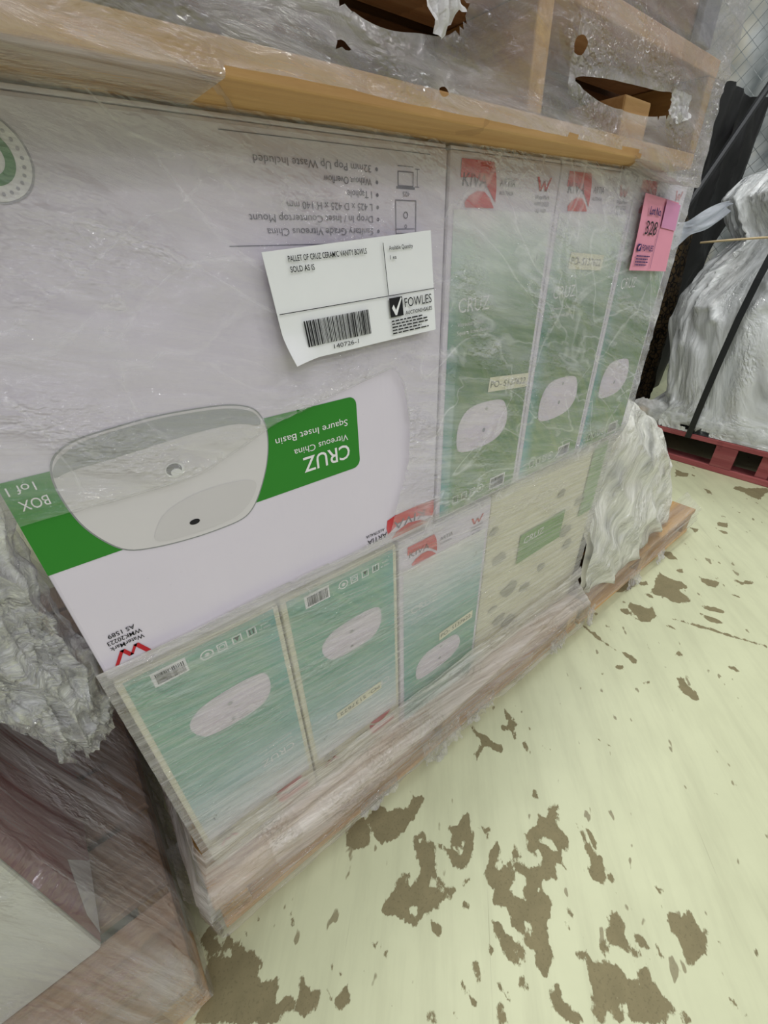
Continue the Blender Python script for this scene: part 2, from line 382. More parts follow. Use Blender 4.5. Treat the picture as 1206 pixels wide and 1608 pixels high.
# worn outlines of the floor paint, in metres on the floor
WEAR=[[(-0.12,0.375),(-0.099,0.383),(-0.091,0.391),(-0.082,0.35),(-0.075,0.333),(-0.068,0.311),(-0.057,0.306),(-0.053,0.29),(-0.052,0.281),(-0.063,0.28),(-0.062,0.27),(-0.045,0.257),(-0.046,0.242),(-0.053,0.235),(-0.041,0.234),(-0.031,0.216),(-0.024,0.216),(-0.019,0.229),(-0.013,0.236),(-0.011,0.245),(-0.004,0.238),(-0.008,0.228),(-0.002,0.211),(0.0,0.203),(-0.009,0.195),(-0.025,0.19),(-0.03,0.2),(-0.037,0.215),(-0.052,0.217),(-0.058,0.21),(-0.16,0.291),(-0.144,0.299),(-0.139,0.303),(-0.145,0.318),(-0.137,0.322),(-0.12,0.343)],[(0.012,0.194),(0.023,0.185),(0.04,0.184),(0.032,0.168),(0.014,0.171),(0.008,0.183)],[(0.03,0.218),(0.037,0.21),(0.038,0.194),(0.032,0.195),(0.029,0.205)],[(0.064,0.188),(0.067,0.177),(0.061,0.173),(0.06,0.179)],[(-0.026,0.317),(-0.021,0.306),(-0.026,0.294),(-0.029,0.305)],[(0.012,0.31),(0.01,0.298),(-0.003,0.291)],[(-0.063,0.34),(-0.055,0.329),(-0.056,0.323),(-0.063,0.331)],[(0.029,0.308),(0.031,0.3),(0.026,0.299)],[(0.096,0.195),(0.105,0.19),(0.098,0.184),(0.093,0.188)],[(-0.036,0.343),(-0.034,0.334),(-0.038,0.335)],[(-0.04,0.254),(-0.035,0.245),(-0.04,0.245)],[(0.143,0.351),(0.19,0.351),(0.186,0.324),(0.17,0.297),(0.166,0.307),(0.141,0.317),(0.133,0.337)],[(0.189,0.348),(0.224,0.349),(0.235,0.322),(0.246,0.32),(0.255,0.317),(0.266,0.311),(0.288,0.312),(0.288,0.316),(0.286,0.341),(0.291,0.34),(0.289,0.313),(0.307,0.308),(0.302,0.297),(0.278,0.291),(0.256,0.284),(0.232,0.28),(0.215,0.283),(0.188,0.291),(0.184,0.312)],[(0.14,0.229),(0.154,0.221),(0.165,0.226),(0.175,0.234),(0.191,0.236),(0.202,0.227),(0.187,0.214),(0.205,0.213),(0.217,0.218),(0.228,0.245),(0.244,0.264),(0.258,0.264),(0.265,0.254),(0.255,0.242),(0.273,0.231),(0.282,0.208),(0.288,0.194),(0.293,0.187),(0.296,0.17),(0.278,0.169),(0.267,0.178),(0.265,0.191),(0.267,0.217),(0.262,0.224),(0.241,0.199),(0.242,0.176),(0.238,0.173),(0.251,0.163),(0.282,0.158),(0.285,0.153),(0.258,0.158),(0.234,0.157),(0.215,0.165),(0.201,0.158),(0.181,0.171),(0.159,0.169),(0.149,0.189),(0.128,0.213)],[(0.303,0.233),(0.327,0.227),(0.345,0.235),(0.353,0.224),(0.334,0.199),(0.312,0.178),(0.288,0.167),(0.281,0.179),(0.298,0.195),(0.288,0.21),(0.292,0.219)],[(0.35,0.195),(0.369,0.184),(0.36,0.177),(0.346,0.176)],[(0.33,0.163),(0.355,0.161),(0.356,0.152),(0.341,0.143),(0.357,0.124),(0.375,0.137),(0.379,0.134),(0.368,0.112),(0.374,0.099),(0.389,0.09),(0.391,0.105),(0.39,0.119),(0.401,0.126),(0.405,0.139),(0.429,0.132),(0.455,0.139),(0.466,0.13),(0.483,0.137),(0.501,0.128),(0.464,0.104),(0.467,0.083),(0.453,0.074),(0.44,0.082),(0.43,0.069),(0.42,0.057),(0.41,0.076),(0.395,0.062),(0.372,0.075),(0.358,0.072),(0.364,0.057),(0.361,0.046),(0.338,0.037),(0.319,0.028),(0.307,0.01),(0.294,0.005),(0.276,0.007),(0.277,0.018),(0.288,0.032),(0.285,0.048),(0.284,0.074),(0.293,0.078),(0.297,0.094),(0.281,0.107),(0.297,0.121),(0.298,0.139)],[(0.264,0.097),(0.275,0.086),(0.271,0.073),(0.281,0.044),(0.273,0.035),(0.265,0.041),(0.262,0.03),(0.252,0.037),(0.248,0.052),(0.249,0.072)],[(0.183,0.165),(0.192,0.155),(0.193,0.14),(0.184,0.136),(0.178,0.149)],[(0.249,0.146),(0.248,0.131),(0.242,0.127),(0.239,0.14)],[(0.239,0.082),(0.241,0.071),(0.232,0.07),(0.233,0.077)],[(0.203,0.086),(0.21,0.08),(0.208,0.065),(0.2,0.058),(0.193,0.064),(0.194,0.075)],[(0.175,0.08),(0.178,0.054),(0.172,0.049),(0.168,0.054),(0.169,0.071)],[(0.216,0.047),(0.222,0.029),(0.218,0.014),(0.213,0.024)],[(0.205,0.032),(0.205,0.019),(0.208,0.011),(0.196,0.011),(0.188,0.021)],[(0.238,0.044),(0.243,0.031),(0.254,0.024),(0.247,0.011),(0.243,0.025)],[(0.286,-0.008),(0.29,-0.015),(0.28,-0.023),(0.28,-0.038),(0.275,-0.051),(0.266,-0.044),(0.267,-0.034),(0.255,-0.021),(0.267,-0.01)],[(0.1,0.178),(0.109,0.173),(0.104,0.169),(0.098,0.173)],[(0.074,0.131),(0.081,0.124),(0.076,0.12),(0.071,0.125)],[(0.118,0.089),(0.125,0.082),(0.12,0.071),(0.106,0.082)],[(0.146,0.068),(0.146,0.062),(0.141,0.06)],[(0.475,0.172),(0.486,0.161),(0.473,0.16),(0.469,0.165)],[(0.461,0.097),(0.464,0.08),(0.444,0.072),(0.439,0.083)],[(0.432,0.078),(0.419,0.057),(0.416,0.068)],[(0.499,0.092),(0.498,0.074),(0.478,0.039),(0.488,0.031),(0.471,0.013),(0.45,0.005),(0.441,0.024),(0.451,0.035),(0.47,0.036),(0.468,0.05),(0.478,0.062)],[(0.508,0.088),(0.509,0.065),(0.496,0.044),(0.485,0.039),(0.498,0.063)],[(0.478,0.013),(0.471,-0.006),(0.464,-0.0),(0.47,0.01)],[(0.455,-0.008),(0.464,-0.018),(0.458,-0.024),(0.453,-0.015)],[(0.499,-0.064),(0.497,-0.075),(0.513,-0.09),(0.527,-0.095),(0.523,-0.109),(0.52,-0.117),(0.511,-0.128),(0.492,-0.138),(0.476,-0.129),(0.455,-0.122),(0.468,-0.116),(0.469,-0.105),(0.486,-0.082)],[(0.518,-0.116),(0.53,-0.124),(0.526,-0.132),(0.52,-0.125),(0.511,-0.123)],[(0.412,-0.013),(0.434,-0.025),(0.429,-0.04),(0.418,-0.047),(0.409,-0.064),(0.424,-0.081),(0.42,-0.085),(0.406,-0.069),(0.395,-0.05),(0.387,-0.035),(0.396,-0.022),(0.411,-0.025)],[(0.433,-0.053),(0.437,-0.062),(0.43,-0.086),(0.424,-0.071),(0.417,-0.058)],[(0.369,-0.025),(0.387,-0.027),(0.376,-0.038),(0.368,-0.032)],[(0.333,-0.009),(0.358,-0.014),(0.352,-0.029),(0.371,-0.049),(0.38,-0.055),(0.375,-0.07),(0.38,-0.083),(0.394,-0.072),(0.407,-0.084),(0.4,-0.097),(0.401,-0.115),(0.394,-0.132),(0.39,-0.125),(0.372,-0.128),(0.293,-0.065),(0.303,-0.057),(0.322,-0.044),(0.337,-0.024)],[(0.289,-0.013),(0.281,-0.027),(0.281,-0.043),(0.28,-0.055),(0.263,-0.041),(0.266,-0.028)],[(0.4,-0.138),(0.409,-0.14),(0.401,-0.15),(0.389,-0.141)],[(0.519,-0.137),(0.529,-0.143),(0.526,-0.151),(0.518,-0.142)],[(0.522,-0.034),(0.521,-0.046),(0.523,-0.059),(0.509,-0.065),(0.514,-0.057),(0.512,-0.044)],[(0.47,-0.173),(0.472,-0.179),(0.465,-0.182),(0.464,-0.177)],[(0.468,-0.189),(0.474,-0.195),(0.466,-0.197),(0.463,-0.193)],[(0.374,0.025),(0.376,0.008),(0.367,0.012)],[(0.358,0.022),(0.359,0.01),(0.35,0.007)],[(0.446,-0.079),(0.442,-0.091),(0.434,-0.102),(0.435,-0.092)],[(0.558,-0.177),(0.559,-0.183),(0.547,-0.183)],[(0.491,0.349),(0.487,0.325),(0.499,0.306),(0.502,0.284),(0.504,0.267),(0.493,0.262),(0.484,0.283),(0.473,0.293),(0.439,0.283),(0.442,0.294),(0.455,0.302),(0.473,0.298),(0.479,0.317)],[(0.58,0.323),(0.58,0.308),(0.575,0.28),(0.562,0.28),(0.544,0.259),(0.537,0.256),(0.547,0.277),(0.535,0.292),(0.542,0.302),(0.554,0.292),(0.567,0.308)],[(0.55,0.25),(0.56,0.242),(0.54,0.227),(0.54,0.238)],[(0.596,0.232),(0.596,0.223),(0.586,0.223)],[(0.578,0.213),(0.581,0.2),(0.573,0.207)],[(0.588,0.26),(0.587,0.25),(0.581,0.25)],[(0.484,0.174),(0.489,0.162),(0.477,0.157),(0.47,0.168)],[(0.686,0.172),(0.686,0.154),(0.689,0.125),(0.689,0.121),(0.681,0.144)],[(0.499,0.203),(0.501,0.193),(0.494,0.19)],[(1.379,0.318),(1.366,0.287),(1.38,0.25),(1.367,0.227),(1.332,0.236),(1.313,0.197),(1.287,0.2),(1.262,0.221),(1.262,0.258),(1.247,0.289),(1.292,0.299)],[(1.109,0.314),(1.13,0.305),(1.164,0.307),(1.176,0.275),(1.177,0.257),(1.194,0.26),(1.184,0.242),(1.16,0.23),(1.119,0.235),(1.107,0.257),(1.108,0.28),(1.097,0.298)],[(1.451,0.226),(1.457,0.2),(1.467,0.172),(1.43,0.169),(1.42,0.192),(1.43,0.213)],[(1.525,0.154),(1.524,0.13),(1.563,0.111),(1.547,0.1),(1.51,0.121),(1.509,0.142)],[(1.31,0.168),(1.333,0.145),(1.343,0.111),(1.322,0.112),(1.311,0.137),(1.301,0.158)],[(1.273,0.157),(1.283,0.127),(1.283,0.096),(1.263,0.112),(1.256,0.142)],[(1.439,0.133),(1.441,0.117),(1.435,0.109),(1.428,0.124)],[(0.984,0.107),(0.997,0.1),(0.987,0.081),(0.978,0.06),(0.963,0.045),(0.947,0.052),(0.947,0.069),(0.955,0.085)],[(0.959,0.231),(0.971,0.214),(0.964,0.19),(0.941,0.193),(0.95,0.212)],[(0.899,0.224),(0.923,0.211),(0.907,0.205),(0.893,0.216)],[(0.904,0.158),(0.923,0.143),(0.919,0.137),(0.901,0.152)],[(1.052,0.141),(1.079,0.139),(1.066,0.123)],[(1.145,0.202),(1.157,0.192),(1.149,0.176)],[(0.855,0.234),(0.861,0.227),(0.849,0.224)],[(1.232,0.301),(1.25,0.285),(1.233,0.268),(1.225,0.284)],[(1.423,0.291),(1.456,0.275),(1.426,0.268)],[(1.185,0.378),(1.253,0.371),(1.284,0.355),(1.261,0.334),(1.213,0.336),(1.165,0.357)],[(1.269,0.338),(1.299,0.322),(1.284,0.31),(1.261,0.324)],[(1.481,0.356),(1.52,0.336),(1.489,0.303),(1.474,0.327)],[(1.123,0.044),(1.133,0.026),(1.127,0.016),(1.118,0.035)],[(1.096,0.082),(1.096,0.069),(1.087,0.073)],[(1.081,0.029),(1.089,0.016),(1.078,0.019)],[(0.967,0.357),(0.968,0.31),(0.953,0.243),(0.947,0.244),(0.954,0.306)],[(1.19,0.201),(1.226,0.131),(1.276,-0.002),(1.27,-0.004),(1.214,0.127),(1.183,0.198)],[(2.222,0.608),(2.208,0.575),(2.222,0.548),(2.178,0.536),(2.141,0.575)],[(2.217,0.537),(2.222,0.519),(2.195,0.513)],[(2.202,0.372),(2.248,0.358),(2.246,0.334),(2.318,0.271),(2.273,0.259),(2.171,0.263),(2.177,0.294),(2.193,0.329)],[(2.111,0.451),(2.111,0.426),(2.073,0.397),(2.076,0.418)],[(1.859,0.306),(1.878,0.28),(1.837,0.267),(1.823,0.308)],[(1.795,0.284),(1.81,0.262),(1.79,0.252),(1.783,0.266)],[(1.735,0.363),(1.75,0.332),(1.707,0.331)],[(1.496,0.363),(1.524,0.34),(1.493,0.31),(1.478,0.331)],[(1.608,0.335),(1.636,0.325),(1.606,0.32)],[(1.422,0.288),(1.452,0.278),(1.432,0.266)]]
KEEP=[[(-0.106,0.362),(-0.092,0.358),(-0.087,0.349),(-0.093,0.344),(-0.09,0.326),(-0.108,0.334),(-0.109,0.34),(-0.097,0.338),(-0.097,0.352)],[(0.245,0.256),(0.249,0.252),(0.242,0.246),(0.24,0.249)],[(0.307,0.204),(0.313,0.201),(0.308,0.196),(0.303,0.198)],[(0.262,0.224),(0.27,0.212),(0.268,0.195),(0.257,0.183),(0.278,0.169),(0.289,0.172),(0.296,0.167),(0.285,0.161),(0.258,0.165),(0.239,0.17),(0.238,0.196)],[(0.213,0.193),(0.226,0.199),(0.225,0.189),(0.217,0.182)],[(0.223,0.185),(0.238,0.176),(0.221,0.17)],[(0.172,0.188),(0.18,0.185),(0.172,0.178),(0.168,0.182)],[(0.333,0.14),(0.348,0.138),(0.342,0.13),(0.326,0.131)],[(0.347,0.12),(0.352,0.11),(0.354,0.098),(0.349,0.091),(0.333,0.089),(0.331,0.075),(0.322,0.09),(0.319,0.101),(0.338,0.102)],[(0.421,0.118),(0.432,0.106),(0.438,0.074),(0.434,0.075),(0.426,0.102),(0.417,0.113)],[(0.405,0.107),(0.407,0.099),(0.393,0.087),(0.387,0.094)],[(0.306,0.064),(0.309,0.057),(0.304,0.047),(0.299,0.051)],[(0.261,0.053),(0.267,0.049),(0.26,0.045)],[(0.255,0.076),(0.255,0.072),(0.249,0.07)],[(0.341,-0.072),(0.344,-0.083),(0.338,-0.086),(0.335,-0.078)],[(0.315,-0.071),(0.319,-0.075),(0.311,-0.079)],[(1.134,0.297),(1.116,0.266),(1.106,0.266),(1.126,0.291)]]

M_FLOORC = None
# ================================================================ the setting
def floor_mat():
    m, t, out = nt('painted_concrete')
    at = t.nodes.new('ShaderNodeAttribute'); at.attribute_name = 'wear'
    o = mapping(t, 'Object', (1, 1, 1))
    n1 = noise(t, mapping(t, 'Object', (1, 0.6, 1), (0, 0, 0.9)), 55, 6, 0.66)
    n2 = noise(t, o, 9, 4, 0.6)
    # signed distance to the worn outlines (in units of 4 cm), broken up by fine noise
    d = mth(t, 'ADD', at.outputs['Fac'], mth(t, 'MULTIPLY', mth(t, 'SUBTRACT', n1, 0.5), 0.75))
    worn = mth(t, 'MULTIPLY', mth(t, 'SUBTRACT', d, 0.5), 22.0, clamp=True)
    # small chips away from the big patches
    ch = noise(t, mapping(t, 'Object', (1.0, 0.45, 1), (0, 0, 0.95)), 48, 2, 0.5)
    chz = noise(t, o, 3.3, 2)
    chips = mth(t, 'MULTIPLY', mth(t, 'SUBTRACT', mth(t, 'ADD', ch, mth(t, 'MULTIPLY', mth(t, 'SUBTRACT', chz, 0.5), 0.22)), 0.69), 34, clamp=True)
    # thin scratches, dragged along one way
    sc = noise(t, mapping(t, 'Object', (1.6, 130, 1), (0, 0, -0.75)), 1.0, 2, 0.5, 0.4)
    scz = noise(t, o, 5, 2)
    scr = mth(t, 'MULTIPLY', mth(t, 'SUBTRACT', mth(t, 'ADD', sc, mth(t, 'MULTIPLY', mth(t, 'SUBTRACT', scz, 0.5), 0.3)), 0.735), 14, clamp=True)
    paint = mixc(t, mth(t, 'MULTIPLY', n2, 0.9), lin(202, 205, 172), lin(184, 187, 155))
    grime = noise(t, mapping(t, 'Object', (3, 22, 1), (0, 0, -0.8)), 1.0, 5, 0.65)
    paint = mixc(t, mth(t, 'MULTIPLY', mth(t, 'SUBTRACT', grime, 0.45, clamp=True), 1.1, clamp=True), paint, lin(150, 150, 122))
    conc = mixc(t, noise(t, o, 35, 5, 0.65), lin(108, 101, 74), lin(140, 130, 98))
    conc = mixc(t, mth(t, 'MULTIPLY', mth(t, 'GREATER_THAN', noise(t, o, 260, 2), 0.62), 0.35), conc, lin(90, 84, 62))
    col = mixc(t, mth(t, 'MULTIPLY', scr, 0.55), paint, lin(118, 112, 88))
    col = mixc(t, mth(t, 'MAXIMUM', worn, mth(t, 'MULTIPLY', chips, 0.85)), col, conc)
    h = mth(t, 'SUBTRACT', mth(t, 'MULTIPLY', n2, 0.15), worn)
    rg = mth(t, 'ADD', 0.42, mth(t, 'MULTIPLY', worn, 0.35))
    principled(t, out, col, rg, 0.35, bump=h, bstr=0.35, bdist=0.001)
    return m
xs = np.concatenate([np.arange(-8, -0.6, 0.4), np.arange(-0.6, 2.7, 0.006), np.arange(2.7, 9, 0.4)])
ys = np.concatenate([np.arange(-6, -0.6, 0.4), np.arange(-0.6, 1.2, 0.006), np.arange(1.2, 9, 0.4)])
GX, GY = np.meshgrid(xs, ys, indexing='ij')
ins = np.zeros(GX.shape, bool); dist = np.full(GX.shape, 1e9)
core = (GX > -0.62) & (GX < 2.72) & (GY > -0.62) & (GY < 1.22)
cx, cy = GX[core], GY[core]
sd = np.full(cx.shape, -0.04)
def signed(poly):
    xmin = min(p[0] for p in poly)-.03; xmax = max(p[0] for p in poly)+.03
    ymin = min(p[1] for p in poly)-.03; ymax = max(p[1] for p in poly)+.03
    m = (cx > xmin) & (cx < xmax) & (cy > ymin) & (cy < ymax)
    d, _, _ = polydist(cx[m], cy[m], poly); i = inpoly(cx[m], cy[m], poly)
    return m, np.where(i, d, -d)
for p in WEAR:
    m, d = signed(p); sd[m] = np.maximum(sd[m], d)
for p in KEEP:
    m, d = signed(p); sd[m] = np.minimum(sd[m], -d)
wear = np.zeros(GX.shape); wear[core] = np.clip(0.5+sd/0.04, 0, 1)
ni, nj = GX.shape
idx = np.arange(ni*nj).reshape(ni, nj)
q = np.stack([idx[:-1, :-1], idx[1:, :-1], idx[1:, 1:], idx[:-1, 1:]], -1).reshape(-1, 4)
fl = part('floor', np.stack([GX.ravel(), GY.ravel(), np.zeros(GX.size)], -1), q, floor_mat(), None, False, attrs={'wear': wear.ravel()})
tag(fl, kind='structure')
wallm, t, out = nt('plaster_wall')
principled(t, out, mixc(t, noise(t, mapping(t, 'Object', (1, 1, 1)), 2, 5), lin(160, 160, 156), lin(186, 186, 180)), 0.8, 0.2)
b = MB().box(-8, 9, 8.8, 9, 0, 6); tag(b.build('wall_back', wallm), kind='structure')
b = MB().box(8.8, 9, -6, 8.8, 0, 6); tag(b.build('wall_right', wallm), kind='structure')

# ---------------------------------------------------------------- shared materials
W_tan = wood('pine_boards_along_x', 'x', lin(150, 112, 66), lin(190, 150, 95), lin(214, 176, 120))
W_tany = wood('pine_boards_along_y', 'y', lin(146, 108, 64), lin(186, 146, 92), lin(210, 172, 118))
W_or = wood('orange_pine_along_x', 'x', lin(190, 146, 98), lin(208, 166, 114), lin(222, 184, 134))
W_pink = wood('pinkish_pine', 'x', lin(160, 122, 92), lin(196, 156, 122), lin(214, 178, 146))
W_dark = wood('old_brown_wood', 'x', lin(66, 42, 28), lin(98, 66, 42), lin(124, 88, 58))
W_darky = wood('old_brown_wood_along_y', 'y', lin(92, 66, 40), lin(128, 94, 58), lin(150, 116, 76))
W_dirty = wood('dirty_pale_brown_wood', 'x', lin(118, 92, 72), lin(150, 120, 96), lin(172, 142, 116))
W_red = wood('red_painted_wood', 'y', lin(136, 70, 72), lin(158, 86, 88), lin(172, 108, 106))
W_redtop = wood('worn_red_grey_wood', 'x', lin(120, 96, 84), lin(146, 122, 104), lin(150, 92, 84))
C_white = board_mat('white_carton_board', lin(216, 209, 221), lin(206, 200, 212))
C_cream = board_mat('cream_carton_board', lin(214, 210, 188), lin(202, 198, 172))
P_green = flat('print_green', lin(44, 128, 40), 0.45, 0.3)
P_white = flat('print_white', lin(228, 226, 228), 0.5)
P_red = flat('print_red', lin(190, 44, 52), 0.5)
P_black = flat('print_black', lin(34, 34, 38), 0.5)
P_grey = flat('print_grey', lin(110, 108, 122), 0.5)
P_lgrey = flat('print_light_grey', lin(170, 168, 176), 0.5)
P_paper = flat('paper', lin(232, 233, 236), 0.55)
P_pink = flat('pink_paper', lin(226, 152, 174), 0.6)
P_mauve = flat('mauve_reflection', lin(208, 144, 182), 0.6)
P_navy = flat('print_navy', lin(44, 36, 96), 0.5)
P_cream = flat('cream_sticker', lin(226, 222, 196), 0.5)
P_ink = flat('sticker_ink', lin(70, 70, 56), 0.5)
P_basin = flat('basin_print_light', lin(208, 204, 206), 0.45)
P_basin2 = flat('basin_print_shadow', lin(160, 162, 162), 0.45)
P_basin3 = flat('basin_print_bowl', lin(200, 196, 198), 0.45)
P_edge = flat('basin_print_edge', lin(140, 142, 144), 0.45)
P_slimbasin = flat('basin_print_lavender', lin(212, 202, 214), 0.45)
P_chrome = flat('chrome_print', lin(120, 120, 122), 0.3)
P_chrome2 = flat('chrome_print_light', lin(226, 226, 226), 0.3)

def gradient_mat(name, stops, left, leaf, leaf2):
    """printed close-up of a leaf: colour runs over the panel height, veins on the diagonal"""
    m, t, out = nt(name)
    tc = t.nodes.new('ShaderNodeTexCoord'); sp = t.nodes.new('ShaderNodeSeparateXYZ')
    t.links.new(tc.outputs['UV'], sp.inputs[0])
    wv = noise(t, mapping(t, 'UV', (1.2, 2.0, 1), (0, 0, 0.5)), 2.0, 3)
    vv = mth(t, 'ADD', sp.outputs[1], mth(t, 'MULTIPLY', mth(t, 'SUBTRACT', wv, 0.5), 0.25))
    col = ramp(t, vv, stops)
    ln = noise(t, mapping(t, 'UV', (2.0, 34, 1), (0, 0, 0.38)), 1.0, 4, 0.6)
    low = mth(t, 'SUBTRACT', 0.75, sp.outputs[1], clamp=True)
    col = mixc(t, mth(t, 'MULTIPLY', mth(t, 'MULTIPLY', ln, low), 1.3, clamp=True), col, leaf)
    ln2 = noise(t, mapping(t, 'UV', (1.5, 16, 1), (0, 0, 0.5)), 1.0, 3, 0.6)
    col = mixc(t, mth(t, 'MULTIPLY', mth(t, 'MULTIPLY', mth(t, 'SUBTRACT', ln2, 0.45, clamp=True), low), 3.0, clamp=True), col, leaf2)
    lf = mth(t, 'SUBTRACT', 0.16, sp.outputs[0], clamp=True)
    col = mixc(t, mth(t, 'MULTIPLY', mth(t, 'MULTIPLY', lf, 5.0), mth(t, 'SUBTRACT', 1.0, sp.outputs[1])), col, left)
    principled(t, out, col, 0.4, 0.35)
    return m
G_up = gradient_mat('leaf_print_green',
    [(0.0, lin(90, 128, 76)), (0.3, lin(60, 106, 46)), (0.55, lin(62, 104, 56)), (0.72, lin(118, 146, 116)), (0.88, lin(190, 204, 194)), (1.0, lin(220, 218, 222))],
    lin(90, 172, 190), lin(116, 158, 106), lin(172, 182, 112))
G_lo = gradient_mat('leaf_print_teal',
    [(0.0, lin(88, 146, 136)), (0.3, lin(96, 154, 134)), (0.5, lin(118, 162, 150)), (0.7, lin(152, 182, 182)), (0.88, lin(196, 204, 206)), (1.0, lin(218, 216, 216))],
    lin(92, 160, 160), lin(126, 176, 154), lin(158, 190, 148))
G_logo = gradient_mat('logo_red', [(0.0, lin(196, 48, 54)), (0.5, lin(204, 66, 70)), (1.0, lin(196, 44, 52))], lin(224, 130, 140), lin(190, 48, 54), lin(196, 60, 60))

# ---------------------------------------------------------------- print helpers
_tc = {}
def text_geo(body, bold=0.0):
    k = (body, bold)
    if k in _tc: return _tc[k]
    cu = bpy.data.curves.new('t', 'FONT'); cu.body = body; cu.size = 1.0
    cu.resolution_u = 3; cu.offset = bold
    o = bpy.data.objects.new('t', cu); COL.objects.link(o)
    dg = bpy.context.evaluated_depsgraph_get(); dg.update()
    me = bpy.data.meshes.new_from_object(o.evaluated_get(dg))
    V = np.array([v.co[:2] for v in me.vertices]).reshape(-1, 2); F = [tuple(p.vertices) for p in me.polygons]
    bpy.data.objects.remove(o); bpy.data.curves.remove(cu); bpy.data.meshes.remove(me)
    _tc[k] = (V, F)
    return _tc[k]

class Plane:
    """a print surface: origin + unit vectors; local (u, v) in metres, eps in front"""
    def __init__(s, o, ux=(1, 0, 0), uy=(0, 0, 1), flip=None, sv=1.0):
        s.o = np.array(o, float); s.x = np.array(ux, float); s.y = np.array(uy, float)
        s.n = np.cross(s.x, s.y); s.flip = flip; s.sv = sv   # flip = (w, h): turned upside down
    def P(s, u, v, e):
        if s.flip: u, v = s.flip[0]-u, s.flip[1]-v*s.sv
        return tuple(s.o + s.x*u + s.y*v + s.n*e)
    def poly(s, mb, pts, e=0.0004):
        V = [s.P(u, v, e) for u, v in pts]
        a = sum(pts[i][0]*pts[(i+1) % len(pts)][1]-pts[(i+1) % len(pts)][0]*pts[i][1] for i in range(len(pts)))
        F = tuple(range(len(pts)))
        if a < 0: F = F[::-1]
        u0 = min(p[0] for p in pts); u1 = max(p[0] for p in pts); v0 = min(p[1] for p in pts); v1 = max(p[1] for p in pts)
        mb.add(V, [F], uv=[((u-u0)/(u1-u0+1e-9), (v-v0)/(v1-v0+1e-9)) for u, v in pts])
    def rect(s, mb, u0, v0, u1, v1, e=0.0004):
        s.poly(mb, [(u0, v0), (u1, v0), (u1, v1), (u0, v1)], e)
    def frame(s, mb, u0, v0, u1, v1, w, e=0.0006):
        s.rect(mb, u0, v0, u1, v0+w, e); s.rect(mb, u0, v1-w, u1, v1, e)
        s.rect(mb, u0, v0+w, u0+w, v1-w, e); s.rect(mb, u1-w, v0+w, u1, v1-w, e)
    def circle(s, mb, u, v, r, e=0.0006, ry=None, n=20):
        ry = ry or r
        s.poly(mb, [(u+r*math.cos(2*math.pi*i/n), v+ry*math.sin(2*math.pi*i/n)) for i in range(n)], e)
    def ring(s, mb, u, v, r, w, e=0.0006, n=28):
        V = []
        for i in range(n):
            a = 2*math.pi*i/n
            V += [s.P(u+r*math.cos(a), v+r*math.sin(a), e), s.P(u+(r-w)*math.cos(a), v+(r-w)*math.sin(a), e)]
        mb.add(V, [(2*i, 2*((i+1) % n), 2*((i+1) % n)+1, 2*i+1) for i in range(n)])
    def text(s, mb, body, u, v, width, height, e=0.0008, slant=0.0, turn=False, bold=0.0, rot=0.0):
        """body fitted into width x height (cap height), lower left at (u, v)"""
        V, F = text_geo(body, bold)
        if len(V) == 0: return
        w = V[:, 0].max()-V[:, 0].min(); h = 0.72
        X = (V[:, 0]-V[:, 0].min())/w*width; Y = V[:, 1]/h*height
        X = X + Y*slant
        if turn: X = width-X; Y = height-Y
        if rot: X, Y = X*math.cos(rot)-Y*math.sin(rot), X*math.sin(rot)+Y*math.cos(rot)
        mb.add([s.P(u+a, v+b, e) for a, b in zip(X, Y)], F)
    def barcode(s, mb, u, v, w, h, n=34, seed=1, e=0.0008):
        r = random.Random(seed); x = u; pit = w/n
        while x < u+w-pit*.5:
            bw = pit*r.choice([0.35, 0.5, 0.8, 1.1]); s.rect(mb, x, v, min(x+bw, u+w), v+h, e)
            x += bw+pit*r.choice([0.3, 0.5, 0.7])

def w_mark(pl, mb, u, v, w, h, e=0.0008):
    """the red W: two broad down strokes and two thin up strokes"""
    for a, b, th in (((0, 1), (.26, 0), .17), ((.26, 0), (.5, .72), .11), ((.5, .72), (.68, 0), .15), ((.68, 0), (1, 1), .13)):
        pl.poly(mb, [(u+(a[0]-th/2)*w, v+a[1]*h), (u+(b[0]-th/2)*w, v+b[1]*h), (u+(b[0]+th/2)*w, v+b[1]*h), (u+(a[0]+th/2)*w, v+a[1]*h)], e)

# ================================================================ cartons
def carton_body(t, x0, x1, y0, y1, z0, z1, mat, seam=True):
    """board box with soft edges and slightly sprung faces, with the lid flaps as thin leaves"""
    b = MB().box(x0, x1, y0, y1, z0+0.0015, z1-0.0045, bev=0.003)
    b.build('carton_body', mat, t, smooth=False)
    g = 0.0012; ym = (y0+y1)/2; e = 0.0015
    for k, (a, c) in enumerate(((y0+e, ym-g), (ym+g, y1-e))):
        MB().box(x0+e, x1-e, a, c, z1-0.0042, z1-0.0012, bev=0.0008).build('lid_flap', mat, t)
    MB().box(x0+e, x1-e, y0+.004, y1-.004, z0, z0+0.0014).build('bottom_flap', mat, t)

SLIM_BASIN = smoothpoly([(0.040, 0.112), (0.060, 0.104), (0.098, 0.103), (0.130, 0.108), (0.148, 0.122), (0.151, 0.140), (0.143, 0.160), (0.130, 0.170), (0.096, 0.174), (0.060, 0.172), (0.042, 0.158), (0.036, 0.136)], 4)

